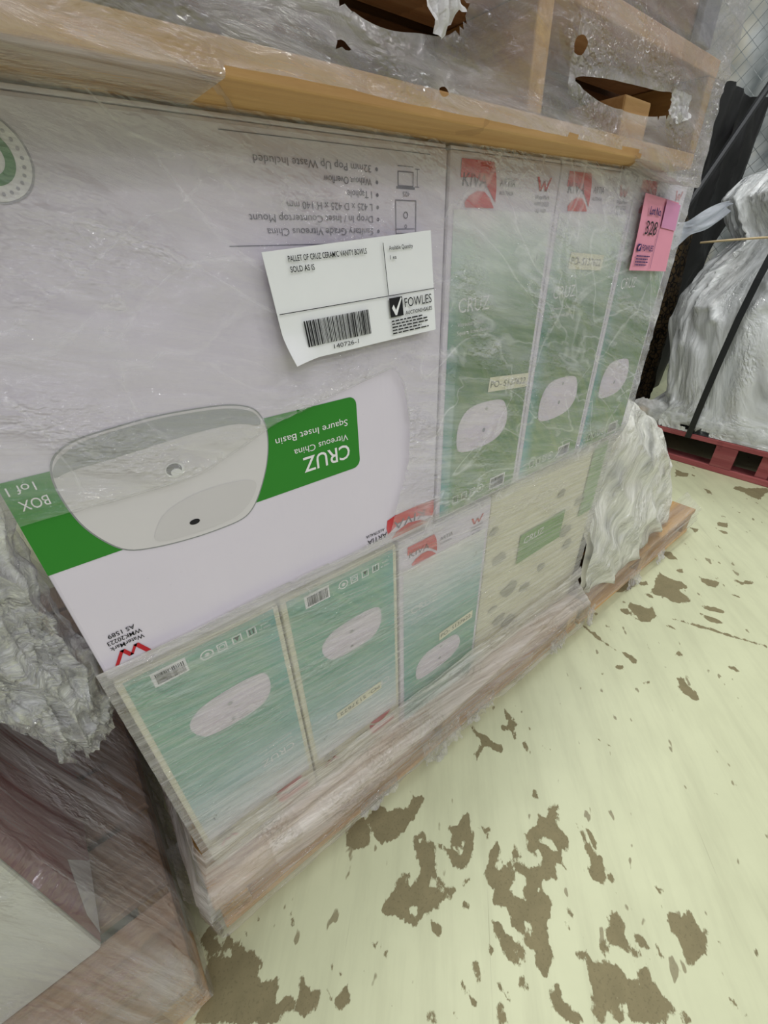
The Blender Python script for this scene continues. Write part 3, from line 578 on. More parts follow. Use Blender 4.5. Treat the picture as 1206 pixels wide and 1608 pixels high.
def slim_carton(x0, x1, z0, z1, label, flip=False, pal=None, sv=1.0, y0=0.400, sticker=None, cut=0.0, group='slim printed basin cartons on the pallet'):
    w = x1-x0
    t = thing('carton', ((x0+x1)/2, y0+0.22, z0), label, 'box', group)
    carton_body(t, x0, x1, y0, y0+0.44, z0, z1, C_white if not flip else C_cream)
    pal = pal or G_up
    pl = Plane((x0, y0, z0), flip=(w, z1-z0) if flip else None, sv=sv)
    k = w/0.2
    U = lambda u: u*k
    b = MB(); pl.rect(b, U(.008), .006, U(.192), .405, 0.0004)
    b.build('leaf_panel', pal, t)
    b = MB(); pl.poly(b, [(U(u), v) for u, v in SLIM_BASIN], 0.0008); b.build('basin_picture', P_slimbasin, t)
    b = MB(); pl.circle(b, U(.096), .130, .0035, 0.0011); b.build('drain_picture', P_edge, t)
    b = MB(); pl.circle(b, U(.098), .163, .0028, 0.0011); b.build('tap_hole_picture', P_edge, t)
    # logo: red square with a pale leaf cut out of it, and the script across
    b = MB(); pl.poly(b, smoothpoly([(U(.016), .449), (U(.069), .449)], 1, False) + [(U(.074), .437), (U(.076), .425), (U(.076), .412), (U(.070), .418), (U(.058), .428), (U(.040), .434), (U(.016), .433)], 0.0008)
    pl.poly(b, [(U(.024), .412), (U(.032), .418), (U(.044), .4225), (U(.056), .422), (U(.066), .416), (U(.073), .409), (U(.074), .407), (U(.026), .407)], 0.0008)
    b.build('red_logo', G_logo, t)
    b = MB(); pl.text(b, 'KIVA', U(.019), .426, U(.040), .012, slant=0.1)
    pl.text(b, 'ARTIA', U(.082), .428, U(.028), .008)
    pl.text(b, 'AUSTRALIA', U(.082), .420, U(.026), .004)
    pl.text(b, 'WaterMark', U(.152), .418, U(.030), .0045); pl.text(b, 'WMK20223', U(.152), .411, U(.030), .0045); pl.text(b, 'AS 1589', U(.156), .404, U(.022), .0045)
    pl.rect(b, U(.172), .352, U(.1735), .360); pl.rect(b, U(.168), .348, U(.1692), .354)
    b.build('dark_lettering', P_grey, t)
    b = MB(); w_mark(pl, b, U(.154), .426, U(.026), .014); b.build('w_mark', P_red, t)
    b = MB(); pl.text(b, 'CRUZ', U(.024), .300, U(.058), .017)
    pl.text(b, 'Vitreous China', U(.024), .284, U(.05), .005); pl.text(b, 'Square Inset Basin', U(.024), .274, U(.06), .005)
    for i, uu in enumerate((.036, .056, .076, .096)):          # handling marks
        if i == 3: pl.ring(b, U(uu+.006), .026, .008, .0018)
        else: pl.frame(b, U(uu), .019, U(uu+.013), .033, .0016)
    pl.rect(b, U(.039), .022, U(.041), .030); pl.rect(b, U(.044), .022, U(.046), .030); pl.poly(b, [(U(.059), .022), (U(.066), .022), (U(.0625), .030)])
    pl.ring(b, U(.0825), .026, .004, .0012); pl.circle(b, U(.1018), .026, .003)
    pl.text(b, 'MADE IN', U(.016), .028, U(.016), .004); pl.text(b, 'CHINA', U(.018), .021, U(.012), .004)
    b.build('white_lettering', P_white, t)
    b = MB(); pl.rect(b, U(.126), .012, U(.166), .036, 0.0008); f = b.build('barcode_panel', P_white, t)
    b = MB(); pl.barcode(b, U(.129), .016, U(.034), .017, 22, 5, 0.0012)
    o = b.build('barcode', P_black, f)
    if sticker:
        su, sv_, rot = sticker
        b = MB(); c, s_ = math.cos(rot), math.sin(rot)
        R = lambda a, q: (U(su)+a*c-q*s_, sv_+a*s_+q*c)
        pl.poly(b, [R(0, 0), R(.094, 0), R(.094, .021), R(0, .021)], 0.0016)
        st = b.build('order_sticker', P_cream, t, label='cream order number sticker')
        b = MB(); pl.text(b, 'PO- S137622', R(.004, .006)[0], R(.004, .006)[1], .084, .0095, 0.002, rot=rot)
        b.build('sticker_lettering', P_ink, st)
    return t
ZL, ZU, ZT = 0.100, 0.570, 1.030
slim_carton(.402, .600, ZU, ZT, 'green printed slim basin carton beside the big white carton, low order sticker above its basin', sticker=(.096, .188, -.10))
slim_carton(.602, .800, ZU, ZT, 'green printed slim basin carton, middle of the three in the upper layer', sticker=(.050, .338, -.07))
slim_carton(.802, .985, ZU, ZT, 'green printed slim basin carton at the right end, under the pink lot tag')
slim_carton(-.058, .128, ZL, ZU-.004, 'teal printed slim carton upside down in the lower left corner of the stack', True, G_lo, .94)
slim_carton(.131, .322, ZL, ZU-.004, 'teal printed slim carton upside down, second from the left below the big white carton', True, G_lo, .94, sticker=(.045, .300, 0.06))
slim_carton(.326, .540, ZL, ZU-.004, 'teal printed slim carton standing upright in the lower layer with order sticker over its basin', False, G_lo, sticker=(.092, .184, .03))

# ---- the big white carton, upside down
t = thing('carton', (.17, .62, ZU), 'big white basin carton printed with a green band and a large basin picture', 'box')
carton_body(t, -.060, .398, .400, .840, ZU, ZT, C_white)
F0 = Plane((0, .400, -.038))          # (u, v) = (x, z + .038)
b = MB()
cr = [(.262 + .006*math.cos(a) - .0, 0) for a in (0,)]
def rr(x0, y0, x1, y1, r, corners):
    P = []
    for k, (cx_, cy_, a0) in enumerate(((x1-r, y1-r, 0), (x0+r, y1-r, 90), (x0+r, y0+r, 180), (x1-r, y0+r, 270))):
        if corners[k]:
            P += [(cx_+r*math.cos(math.radians(a0+j*15)), cy_+r*math.sin(math.radians(a0+j*15))) for j in range(7)]
        else:
            P.append((x1 if k in (0, 3) else x0, y1 if k < 2 else y0))
    return P
F0.poly(b, rr(-.0595, .750, .266, .838, .010, (1, 0, 0, 1)), .0005)
b.build('green_band', P_green, t)
BO = [(-.026, .818), (-.022, .789), (-.012, .766), (.002, .749), (.024, .7415), (.056, .737), (.085, .736), (.110, .738), (.124, .747), (.136, .765), (.147, .789), (.153, .812), (.1535, .832), (.146, .848), (.130, .856), (.106, .860), (.062, .862), (.026, .860), (.000, .857), (-.016, .850), (-.024, .838)]
b = MB(); cxy = (.064, .800)
F0.poly(b, smoothpoly([(cxy[0]+(x-cxy[0])*1.015, cxy[1]+(y-cxy[1])*1.02) for x, y in BO], 4), .0008); b.build('basin_outline', P_edge, t)
b = MB(); F0.poly(b, smoothpoly(BO, 4), .0011); bp = b.build('basin_picture', P_basin, t)
b = MB(); F0.poly(b, smoothpoly([(-.0245, .832), (-.012, .8345), (.020, .836), (.060, .839), (.100, .8405), (.128, .839), (.146, .833), (.1505, .836), (.144, .847), (.128, .854), (.104, .858), (.062, .860), (.026, .858), (.002, .855), (-.014, .848), (-.0225, .840)], 3), .0014)
b.build('basin_wall_shade', P_basin2, bp)
b = MB(); F0.poly(b, smoothpoly([(.028, .746), (.060, .741), (.100, .742), (.120, .752), (.132, .768), (.128, .778), (.100, .783), (.070, .782), (.044, .774), (.030, .760)], 4), .0014)
b.build('basin_bowl_shade', P_basin3, bp)
b = MB(); F0.circle(b, .061, .8115, .0085, .0017, .0075); b.build('drain_ring', P_chrome2, bp)
b = MB(); F0.circle(b, .0605, .8122, .0068, .0019, .0058); b.build('drain_recess', P_chrome, bp)
b = MB(); F0.circle(b, .0615, .8092, .0046, .0021, .0036); b.build('drain_plug', P_chrome2, bp)
b = MB(); F0.circle(b, .0640, .7535, .0050, .0017, .0029); b.build('overflow_hole', P_black, bp)
b = MB()
F0.text(b, 'CRUZ', .190, .765, .062, .0185, .0009, turn=True, bold=.01)
F0.text(b, 'Vitreous China', .181, .7885, .070, .0078, .0009, turn=True)
F0.text(b, 'Sqaure Inset Basin', .162, .806, .090, .0078, .0009, turn=True)
F0.text(b, 'BOX', -.053, .8115, .019, .009, .0009, turn=True); F0.text(b, '1of 1', -.056, .826, .018, .0075, .0009, turn=True)
b.build('white_lettering', P_white, t)
b = MB()
for i, s in enumerate(('Sanitary Grade Vitreous China', 'Drop In / Inset Countertop Mount', 'L 425 x D 425 x H 140 mm', '1 Taphole', 'Without Overflow', '32mm Pop Up Waste Included')):
    wd = (.112, .126, .090, .028, .052, .115)[i]
    v = .9905 + i*.0096
    F0.text(b, s, .299-wd, v, wd, .0056, turn=True)
    F0.circle(b, .3055, v+.003, .0015)
F0.rect(b, .160, 1.0565, .373, 1.0572); F0.rect(b, .152, .9835, .303, .9842)
F0.frame(b, .3275, .991, .355, 1.0195, .0009); F0.rect(b, .329, .995, .3535, .9957); F0.ring(b, .341, 1.007, .003, .0008); F0.ring(b, .341, .9975, .0016, .0006)
F0.frame(b, .331, 1.030, .351, 1.042, .0009); F0.rect(b, .329, 1.028, .353, 1.030); F0.rect(b, .331, 1.0455, .351, 1.0461)
F0.rect(b, .356, 1.030, .3566, 1.0445); F0.rect(b, .353, 1.044, .359, 1.0446); F0.rect(b, .353, 1.030, .359, 1.0306); F0.text(b, '425', .337, 1.022, .009, .004, turn=True)
b.build('feature_lettering', P_grey, t)
b = MB(); F0.text(b, 'WaterMark', -.046, .644, .031, .0055, turn=True, bold=.008); F0.text(b, 'WMK20223', -.046, .652, .031, .0055, turn=True, bold=.008); F0.text(b, 'AS 1589', -.043, .660, .024, .0055, turn=True, bold=.008)
F0.text(b, 'ARTIA', .270, .625, .034, .009, turn=True); F0.text(b, 'AUSTRALIA', .268, .6375, .032, .005, turn=True)
b.build('dark_lettering', P_black, t)
b = MB(); w_mark(Plane((-.045+.028, .400, .641-.038), (-1, 0, 0), (0, 0, -1)), b, 0, 0, .030, .016); b.build('w_mark', P_red, t)
b = MB(); F0.poly(b, [(.396, .617), (.396, .652), (.360, .655), (.320, .655), (.306, .652), (.304, .640), (.306, .628), (.330, .640), (.365, .636), (.396, .624)], .0006); F0.poly(b, [(.312, .617), (.385, .617), (.370, .627), (.345, .632), (.322, .626)], .0006)
b.build('red_logo', G_logo, t)
b = MB(); F0.text(b, 'KIVA', .318, .630, .060, .014, .001, slant=.1, turn=True); b.build('logo_script', P_grey, t)
b = MB(); F0.circle(b, .014, 1.032, .0235, .0005, n=32); F0.circle(b, .014, 1.032, .022, .0005, n=32); st = b.build('round_stamp', P_lgrey, t)
b = MB(); F0.circle(b, .014, 1.032, .0222, .0009, n=32); b.build('stamp_field', P_white, st)
b = MB(); F0.ring(b, .014, 1.032, .0145, .005, .0012); F0.circle(b, .014, 1.032, .006, .0012); b.build('stamp_emblem', flat('stamp_green', lin(96, 140, 100)), st)
b = MB()
for i in range(26):
    a = 2*math.pi*i/26
    F0.circle(b, .014+.0185*math.cos(a), 1.032+.0185*math.sin(a), .0011, .0012, n=6)
b.build('stamp_lettering', P_lgrey, st)

# ---- pale carton filling the lower right of the stack
t = thing('carton', (.745, .62, ZL), 'pale cream carton at the lower right of the stack with a green printed panel', 'box')
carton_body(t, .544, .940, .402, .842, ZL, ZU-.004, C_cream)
b = MB(); F0.poly(b, [(.650, .394), (.812, .394), (.812, .470), (.650, .470)], .0000)
pb = b.build('green_panel', flat('print_soft_green', lin(112, 152, 84)), t)
b = MB(); F0.text(b, 'CRUZ', .665, .440, .070, .018, .0005); b.build('white_lettering', P_white, pb)
b = MB(); F0.rect(b, .880, .42, .938, .602, .0); b.build('side_panel', flat('print_soft_green2', lin(140, 168, 122)), t)
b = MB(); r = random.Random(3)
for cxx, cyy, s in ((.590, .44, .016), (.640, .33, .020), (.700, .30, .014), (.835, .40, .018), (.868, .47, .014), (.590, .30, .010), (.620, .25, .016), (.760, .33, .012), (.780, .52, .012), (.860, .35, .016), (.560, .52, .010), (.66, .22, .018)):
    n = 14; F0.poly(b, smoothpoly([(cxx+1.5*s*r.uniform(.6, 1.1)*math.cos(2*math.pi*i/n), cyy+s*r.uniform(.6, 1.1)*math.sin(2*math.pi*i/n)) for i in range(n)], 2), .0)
b.build('grey_smudges', flat('smudge', lin(158, 156, 140)), t)  # irregular greyer blotches scattered over the pale face

# ================================================================ wooden pallet under the stack
def pallet(name, x0, x1, y0, y1, h, label, mat_t, mat_b, mat_blk, group=None, ndeck=7, z0=0.0, along='x', bottom=True, tt=.018):
    """deck boards along x (or y), three bearers across, bottom boards"""
    T = thing(name, ((x0+x1)/2, (y0+y1)/2, z0), label, 'pallet', group)
    A0, A1, B0, B1 = (x0, x1, y0, y1) if along == 'x' else (y0, y1, x0, x1)
    def bx(a0, a1, b0, b1, c0, c1):
        return (a0, a1, b0, b1, c0, c1) if along == 'x' else (b0, b1, a0, a1, c0, c1)
    pitch = (B1-B0+.02)/ndeck
    for i in range(ndeck):
        b0 = B0+i*pitch
        MB().box(*bx(A0+random.uniform(0, .004), A1-random.uniform(0, .004), b0, b0+pitch-.02, z0+h-tt, z0+h), bev=.0015, jit=.0008).build('deck_board', mat_t, T)
    bw = .045
    for i in range(3):
        a = A0+.006+(A1-A0-bw-.012)*i/2
        MB().box(*bx(a, a+bw, B0+.004, B1-.004, z0+.0145, z0+h-tt-.0005), bev=.002).build('bearer', mat_blk, T)
    for i in range(3):
        b0 = B0+.001+(B1-B0-.092)*i/2
        MB().box(*bx(A0+.002, A1-.002, b0, b0+.09, z0, z0+.014), bev=.0012, jit=.0005).build('bottom_board', mat_b, T)
    return T
MP = pallet('wooden_pallet', -.083, .944, .357, 1.42, .0995, 'pine pallet under the basin cartons, front edge wrapped in stretch film', W_tan, W_or, W_tany)

# ================================================================ stretch film round the carton stack
FM_top = film('stretch_film_clear', base=.12, streak=.14, rot=.22, sc=(3, 26), bump=1.0, bs=(9, 30), rough=.06, lines=.10, gloss=1.6, glint=2.2, tint=(.93, .92, .96, 1), thru=.3)
FM_mid = film('stretch_film_milky', base=.26, streak=.26, rot=.10, sc=(3, 70), bump=.45, bs=(20, 90), rough=.2)
FM_low = film('stretch_film_low', base=.24, streak=.20, rot=.06, sc=(2.2, 90), bump=.9, bs=(8, 90), rough=.08, gloss=1.5, glint=2.2, tint=(.95, .93, .92, 1), thru=.3)
FM_rope = film('stretch_film_bunched', base=.36, streak=.42, rot=.03, sc=(1.6, 60), bump=1.0, bs=(5, 70), rough=.06, gloss=2.2, glint=3.2, tint=(.93, .90, .88, 1))

UNC = [(x, z-.038) for x, z in [(-.075, .803), (-.026, .804), (.020, .803), (.074, .804), (.098, .810), (.121, .818), (.161, .833), (.190, .839), (.218, .845), (.260, .853), (.296, .860), (.313, .862), (.329, .842), (.340, .791), (.338, .738), (.326, .700), (.311, .668), (.304, .638), (.252, .634), (.12, .634), (.028, .630), (-.075, .631)]]
film_t = thing('stretch_film', (.44, .39, 0), 'clear stretch film wound round the basin cartons and their pallet', 'plastic film')

def yfront(z):
    base = .3925 + 0*z
    return base - .0455*sstep(.165, .098, z) + .006*sstep(.07, .0, z)
def wrap_part(name, z0f, z1f, mat, seed, haze_f, amp_f, ds=.004, dz=.004, ragged_lo=0, ragged_hi=0, back=1.30, hole=None, extra=0.0, label=None):
    xl = lambda z: -.0655 - .024*sstep(.18, .10, z)
    xr = lambda z: .990 - .046*sstep(.600, .545, z) + .002*sstep(.15, .10, z)
    nL = 70; nF = int(1.06/ds); nR = 60
    u = np.concatenate([np.linspace(-1, 0, nL)[:-1], np.linspace(0, 1, nF), np.linspace(1, 2, nR)[1:]])
    z0 = z0f; z1 = z1f
    nv = int((z1-z0)/dz)+1
    Tt = np.linspace(0, 1, nv)
    Uu, TT = np.meshgrid(u, Tt, indexing='ij')
    lo = z0 + ragged_lo*(fbm(Uu*26, Uu*0+3.3, seed+5, 4)-.5)*2
    hi = z1 + ragged_hi*(fbm(Uu*14, Uu*0+7.7, seed+6, 4)-.5)*2
    Z = lo+(hi-lo)*TT
    XL, XR, YF = xl(Z), xr(Z), yfront(Z)
    left = Uu < 0; right = Uu > 1
    X = np.where(left, XL, np.where(right, XR, XL+(XR-XL)*np.clip(Uu, 0, 1)))
    Y = np.where(left, YF+(back-YF)*(-Uu), np.where(right, YF+(back-YF)*(Uu-1), YF))
    S = np.where(left, Uu*.9, np.where(right, 1.04+(Uu-1)*.9, Uu*1.04))
    d = amp_f(S, Z) + extra
    # round the two front corners
    nx = np.where(left, -1.0, np.where(right, 1.0, 0.0)); ny = np.where(left | right, 0.0, -1.0)
    X = X+nx*d; Y = Y+ny*d
    hz = haze_f(X, Z, S)
    hd = None
    if hole is not None:
        front = (~left) & (~right)
        hd = inpoly(X, Z, hole) & front
        dd, bx, bz = polydist(X, Z, hole)
        # pull the vertices beside the hole onto its edge
        near = front & (~hd) & (dd < ds*1.1)
        X = np.where(near, bx, X); Z = np.where(near, bz, Z)
        hz = np.where(front & (dd < .006), hz+.55, hz)
    return sheet(name, X, Y, Z, mat, film_t, U=S, W=Z, haze=hz, hide=hd, label=label)

def amp_top(S, Z):
    a = ridge(S*5+Z*9, Z*7-S*4, 11, 5)*.0035 + ridge(S*16+Z*22, Z*16-S*12, 12, 6)*.0016
    b = ridge(S*4, Z*34+S*5, 13, 4)*.0022
    m = sstep(.36, .46, S)
    return a*(1-m)+b*m
def haze_top(X, Z, S):
    h = .75+.75*fbm(S*5, Z*6, 21, 3)
    # extra layers: a band over the right cartons and the doubled sheet low on the right
    h += 1.3*sstep(.39, .43, X)*(.3+1.2*fbm(S*2, Z*34, 22, 3))
    h += .25*sstep(.80, .90, fbm(S*4+2*Z, Z*7, 23, 2)+.35)
    h += 1.2*sstep(.30, .40, X)*(Z < .83)*(X < .42)
    return h
wrap_part('upper_film', .560, 1.030, FM_top, 3, haze_top, amp_top, hole=UNC)
def amp_low(S, Z):
    a = ridge(S*2.5, Z*60-S*6, 31, 3)*.0014
    rope = sstep(.20, .12, Z)*(ridge(S*1.5, Z*55-S*3, 32, 2)*.007+.001)
    return a+rope
def haze_low(X, Z, S):
    h = .9+.6*fbm(S*2.5, Z*14, 41, 3)
    h += .15*sstep(.62, .55, Z)*sstep(.50, .56, X)          # doubled over the pale carton
    return h
wrap_part('lower_film', .175, .592, FM_low, 8, haze_low, amp_low, hole=UNC, ragged_hi=.004)
def amp_rope(S, Z):
    return .001+ridge(S*1.3, Z*48-S*2.2, 52, 1.6)*.009+.003*fbm(S*30, Z*20, 53)
def haze_rope(X, Z, S):
    h = .55+.9*sstep(.085, .135, Z)+.3*fbm(S*4, Z*50, 54, 3)
    return h*np.where(X < .02, .75, 1)
wrap_part('bunched_film', .022, .200, FM_rope, 9, haze_rope, amp_rope, ds=.003, dz=.0022, ragged_lo=.022, ragged_hi=.01)

# rolled edges of the film and hanging tatters
def rolled(name, pts, r, mat, parent, seed=1, y=None):
    P = smoothpoly(pts, 6, False); rnd = random.Random(seed)
    R = [r*rnd.uniform(.45, 1.2) for _ in P]; R[0] = R[-1] = r*.2
    return MB().tube(P, R, 6).build(name, mat, parent, smooth=True)
FM_edge = film('stretch_film_rolled_edge', base=.38, streak=.3, sc=(40, 40), bump=.6, bs=(90, 30))
e1 = [(x, .3905, z) for x, z in UNC[1:14]]
rolled('rolled_edge', e1, .0013, FM_edge, film_t, 2)
e2 = [(x, .3885, z-.002) for x, z in [(-.062, .592), (.028, .593), (.12, .597), (.2, .597), (.304, .600), (.42, .590), (.54, .578)]]
rolled('rolled_edge', e2, .0018, FM_edge, film_t, 3)
for k, (sx, zz, rr_) in enumerate(((.0, .155, .0035), (.0, .138, .003), (.0, .118, .0045), (.03, .170, .0025), (.0, .098, .003))):
    pts = [(-.07+sx, yfront(zz)-.006, zz-.002)] + [(x, yfront(zz)-.007-.002*math.sin(9*x+k), zz+.006*math.sin(4.5*x+1.7*k)) for x in np.linspace(.08, .88, 9)] + [(.938, yfront(zz)-.006, zz+.004)]
    rolled('film_rope', pts, rr_, film('film_rope_%d' % k, base=.42, streak=.45, sc=(2, 300), bump=.7, bs=(4, 300), tint=(.88, .86, .86, 1)), film_t, 20+k)
def tatter(x0, x1, y, z0, z1, seed, parent, mat, name='film_tatter', lean=-.01, puff=.01):
    nu, nv = 34, 26
    a, b = np.meshgrid(np.linspace(0, 1, nu), np.linspace(0, 1, nv), indexing='ij')
    low = z0+(z1-z0)*.35*fbm(a*6, a*0+1.1, seed, 4)*1.6*np.abs(a-.45)*1.6
    Z = z1+(low-z1)*b; X = x0+(x1-x0)*(a+.12*(fbm(b*4, a*2, seed+1)-.5)*b)
    Y = y+lean*b+puff*(ridge(a*7, b*3, seed+2, 2)-.4)*(.3+b)
    return sheet(name, X, Y, Z, mat, parent, U=X, W=Z, haze=np.full(X.shape, 1.1))
FM_tat = film('film_tatter', base=.30, streak=.35, sc=(40, 12), bump=.9, bs=(60, 30))
tatter(.335, .445, .345, -.0, .085, 4, film_t, FM_tat, lean=-.012)
tatter(.47, .56, .345, .012, .07, 5, film_t, FM_tat, lean=-.006)
tatter(.18, .27, .345, .015, .06, 6, film_t, FM_tat, lean=-.004)
tatter(.79, .86, .347, .006, .06, 7, film_t, FM_tat, lean=-.008)

# ================================================================ auction sheet and lot tag
def curled(name, TL, TR, BR, BL, y, mat, parent, curl, nu=40, nv=24, label=None):
    a, b = np.meshgrid(np.linspace(0, 1, nu), np.linspace(0, 1, nv), indexing='ij')
    X = (1-b)*((1-a)*TL[0]+a*TR[0])+b*((1-a)*BL[0]+a*BR[0])
    Z = (1-b)*((1-a)*TL[1]+a*TR[1])+b*((1-a)*BL[1]+a*BR[1])
    Y = y-curl(a, b)
    V = np.concatenate([np.stack([X, Y, Z], -1).reshape(-1, 3), np.stack([X, Y+.0004, Z], -1).reshape(-1, 3)])
    idx = np.arange(nu*nv).reshape(nu, nv)
    q = np.stack([idx[:-1, :-1], idx[:-1, 1:], idx[1:, 1:], idx[1:, :-1]], -1).reshape(-1, 4)
    F = [tuple(f) for f in q] + [tuple(reversed([i+nu*nv for i in f])) for f in q]
    return part(name, V, F, mat, parent, True, label=label)
lab = thing('auction_sheet', (.28, .386, .86), 'white paper auction sheet with barcode stuck over the film on the big white carton', 'label')
TL, TR, BR, BL = (.1723, .9410), (.3611, .9556), (.3728, .8592), (.1830, .8505)
ccurl = lambda a, b: .016*np.clip((b-.70)/.30, 0, 1)**1.5*np.clip((.18-a)/.18, 0, 1)**1.2 + .001*np.sin(a*5)**2
curled('paper_sheet', TL, TR, BR, BL, .3845, P_paper, lab, ccurl)
def quad_plane(TL, TR, BR, BL, y):
    uxl = math.hypot(BR[0]-BL[0], BR[1]-BL[1]); uyl = math.hypot(TL[0]-BL[0], TL[1]-BL[1])
    p = Plane((BL[0], y, BL[1]), ((BR[0]-BL[0])/uxl, 0, (BR[1]-BL[1])/uxl), ((TL[0]-BL[0])/uyl, 0, (TL[1]-BL[1])/uyl))
    p.n = np.array((0, -1.0, 0)); return p
LP = quad_plane(TL, TR, BR, BL, .3822)
b = MB(); LP.rect(b, .001, .0430, .189, .0437); LP.rect(b, .1244, .0440, .1252, .0900)
b.build('rule_lines', P_black, lab)
b = MB()
LP.text(b, 'PALLET OF CRUZ CERAMIC VANITY BOWLS', .021, .0825, .083, .0046, bold=.012); LP.text(b, 'SOLD AS IS', .021, .0745, .024, .0046, bold=.012)
LP.text(b, 'Available Quantity', .1310, .0835, .031, .0036, bold=.01); LP.text(b, '1 ea', .1315, .0755, .0080, .0036, bold=.01)
LP.text(b, '140726-1', .050, .0050, .030, .0044)
LP.text(b, 'FOWLES', .1450, .0300, .039, .0092, bold=.0)
LP.text(b, 'AUCTIONS+SALES', .1450, .0225, .039, .0038, bold=.014)
def fine_print(pl, mb, u, v, w, h, rows, seed):
    # print too small to read: rows of word-length dashes
    r = random.Random(seed)
    for k in range(rows):
        x = u; end = u+w*r.uniform(.75, 1.0)
        while x < end:
            l = r.uniform(.003, .009); pl.rect(mb, x, v-k*h, min(x+l, end), v-k*h+h*.42); x += l+.0013
fine_print(LP, b, .1255, .0180, .054, .0031, 5, 4)
b.build('black_lettering', P_black, lab)
b = MB(); LP.barcode(b, .0225, .0115, .0755, .0230, 52, 11); b.build('barcode', P_black, lab)
b = MB(); LP.rect(b, .1250, .0225, .1425, .0410); lg = b.build('logo_square', P_black, lab)
b = MB(); LP.poly(b, [(.1272, .0315), (.1298, .0345), (.1324, .0290), (.1402, .0405), (.1413, .0393), (.1332, .0240), (.1312, .0240)], .0009); b.build('logo_tick', P_paper, lg)

lot = thing('lot_tag', (.88, .386, .9), 'pink paper lot tag numbered 328 on the rightmost green carton', 'label')
TL, TR, BR, BL = (.808, 1.0016), (.9325, .9920), (.9510, .8911), (.814, .8989)
curled('tag_sheet', TL, TR, BR, BL, .3865, P_pink, lot, lambda a, b: .001*a*b+.001*np.sin(3*b)**2, label='pink paper')
TP = quad_plane(TL, TR, BR, BL, .3838)
b = MB(); TP.rect(b, .0665, .003, .0676, .092); TP.text(b, 'Lot No.', .020, .0775, .041, .0105, bold=.02); TP.text(b, 'FOWLES', .021, .0285, .040, .0085, bold=.012)
fine_print(TP, b, .008, .0200, .050, .0042, 4, 6)
TP.rect(b, .006, .0275, .018, .0375); b.build('navy_lettering', P_navy, lot)
b = MB(); TP.text(b, '328', .018, .051, .040, .019, bold=.0); b.build('lot_number', P_black, lot)
b = MB(); TP.poly(b, [(.0065, .0325), (.0090, .0345), (.0160, .0370), (.0100, .0285)], .0009); b.build('logo_tick', P_pink, lot)
b = MB(); TP.poly(b, [(.072, .063), (.1290, .061), (.1255, .097), (.071, .100)], .0003); b.build('reflection_patch', P_mauve, lot, label='mauve film reflection painted over the tag')  # reflection in the film, put in as a flat mauve patch

# ================================================================ pallet and crate on top of the stack
ang = math.radians(2.0); OX, OY = .15, .337
def rotp(v):
    dx, dy = v[0]-OX, v[1]-OY
    return (OX+dx*math.cos(ang)-dy*math.sin(ang), OY+dx*math.sin(ang)+dy*math.cos(ang), v[2])
ZB = ZT+.0012
UP = thing('wooden_pallet', (.3, .85, ZB), 'orange brown pallet resting on top of the cartons, its front under torn film', 'pallet')
for i in range(5):
    y0 = .337+i*.24
    MB().box(-.42, .885, y0, y0+(.10 if i else .115), ZB, ZB+.018, bev=.0015, rot=rotp, jit=.0006).build('bottom_board', W_or, UP)
for i, x0 in enumerate((-.42, -.01, .452, .862)):
    MB().box(x0, x0+.024, .338, 1.40, ZB+.0185, ZB+.100, bev=.0015, rot=rotp).build('stringer', W_tany if i != 1 else W_darky, UP)
for i in range(8):
    y0 = .337+i*.134
    MB().box(-.42, .887, y0, y0+.118, ZB+.1005, ZB+.118, bev=.0015, rot=rotp, jit=.0006).build('deck_board', W_dark if i else W_pink, UP)
for x0, x1 in ((-.39, -.015), (.018, .448), (.480, .858)):      # inner cross boards seen through the fork openings
    MB().box(x0, x1, .46, .482, ZB+.0185, ZB+.098, bev=.001, rot=rotp).build('cross_board', W_dark, UP)
MB().box(.665, .735, .350, .43, ZB+.0190, ZB+.060, bev=.003, rot=rotp).build('wedge_block', W_or, UP, label='pale loose wood offcut in the fork opening')
ZD = ZB+.1185
CR = thing('crate', (.25, .9, ZD), 'dark blue grey crate wrapped in film on the top pallet', 'crate')
m, t_, out = nt('crate_board')
ob = mapping(t_, 'Object', (1, 1, 1))
cc = mixc(t_, noise(t_, ob, 5, 3), lin(88, 92, 112), lin(150, 146, 152))
principled(t_, out, cc, .6, .3)
M_crate = m
W_crb = wood('crate_brown', 'x', lin(96, 72, 58), lin(128, 98, 78), lin(150, 118, 96))
MB().box(-.40, .850, .362, 1.36, ZD, ZD+.62, bev=.004, rot=rotp).build('crate_body', M_crate, CR)
for i, z in enumerate((.012, .17, .33, .49)):
    MB().box(-.398, .848, .350, .3615, ZD+z, ZD+z+.10, bev=.002, rot=rotp, jit=.0008).build('crate_slat', W_crb, CR)
for x0 in (-.3, .12, .56, .80):
    MB().box(x0, x0+.045, .3395, .3495, ZD+.004, ZD+.60, bev=.002, rot=rotp).build('crate_batten', M_crate, CR)

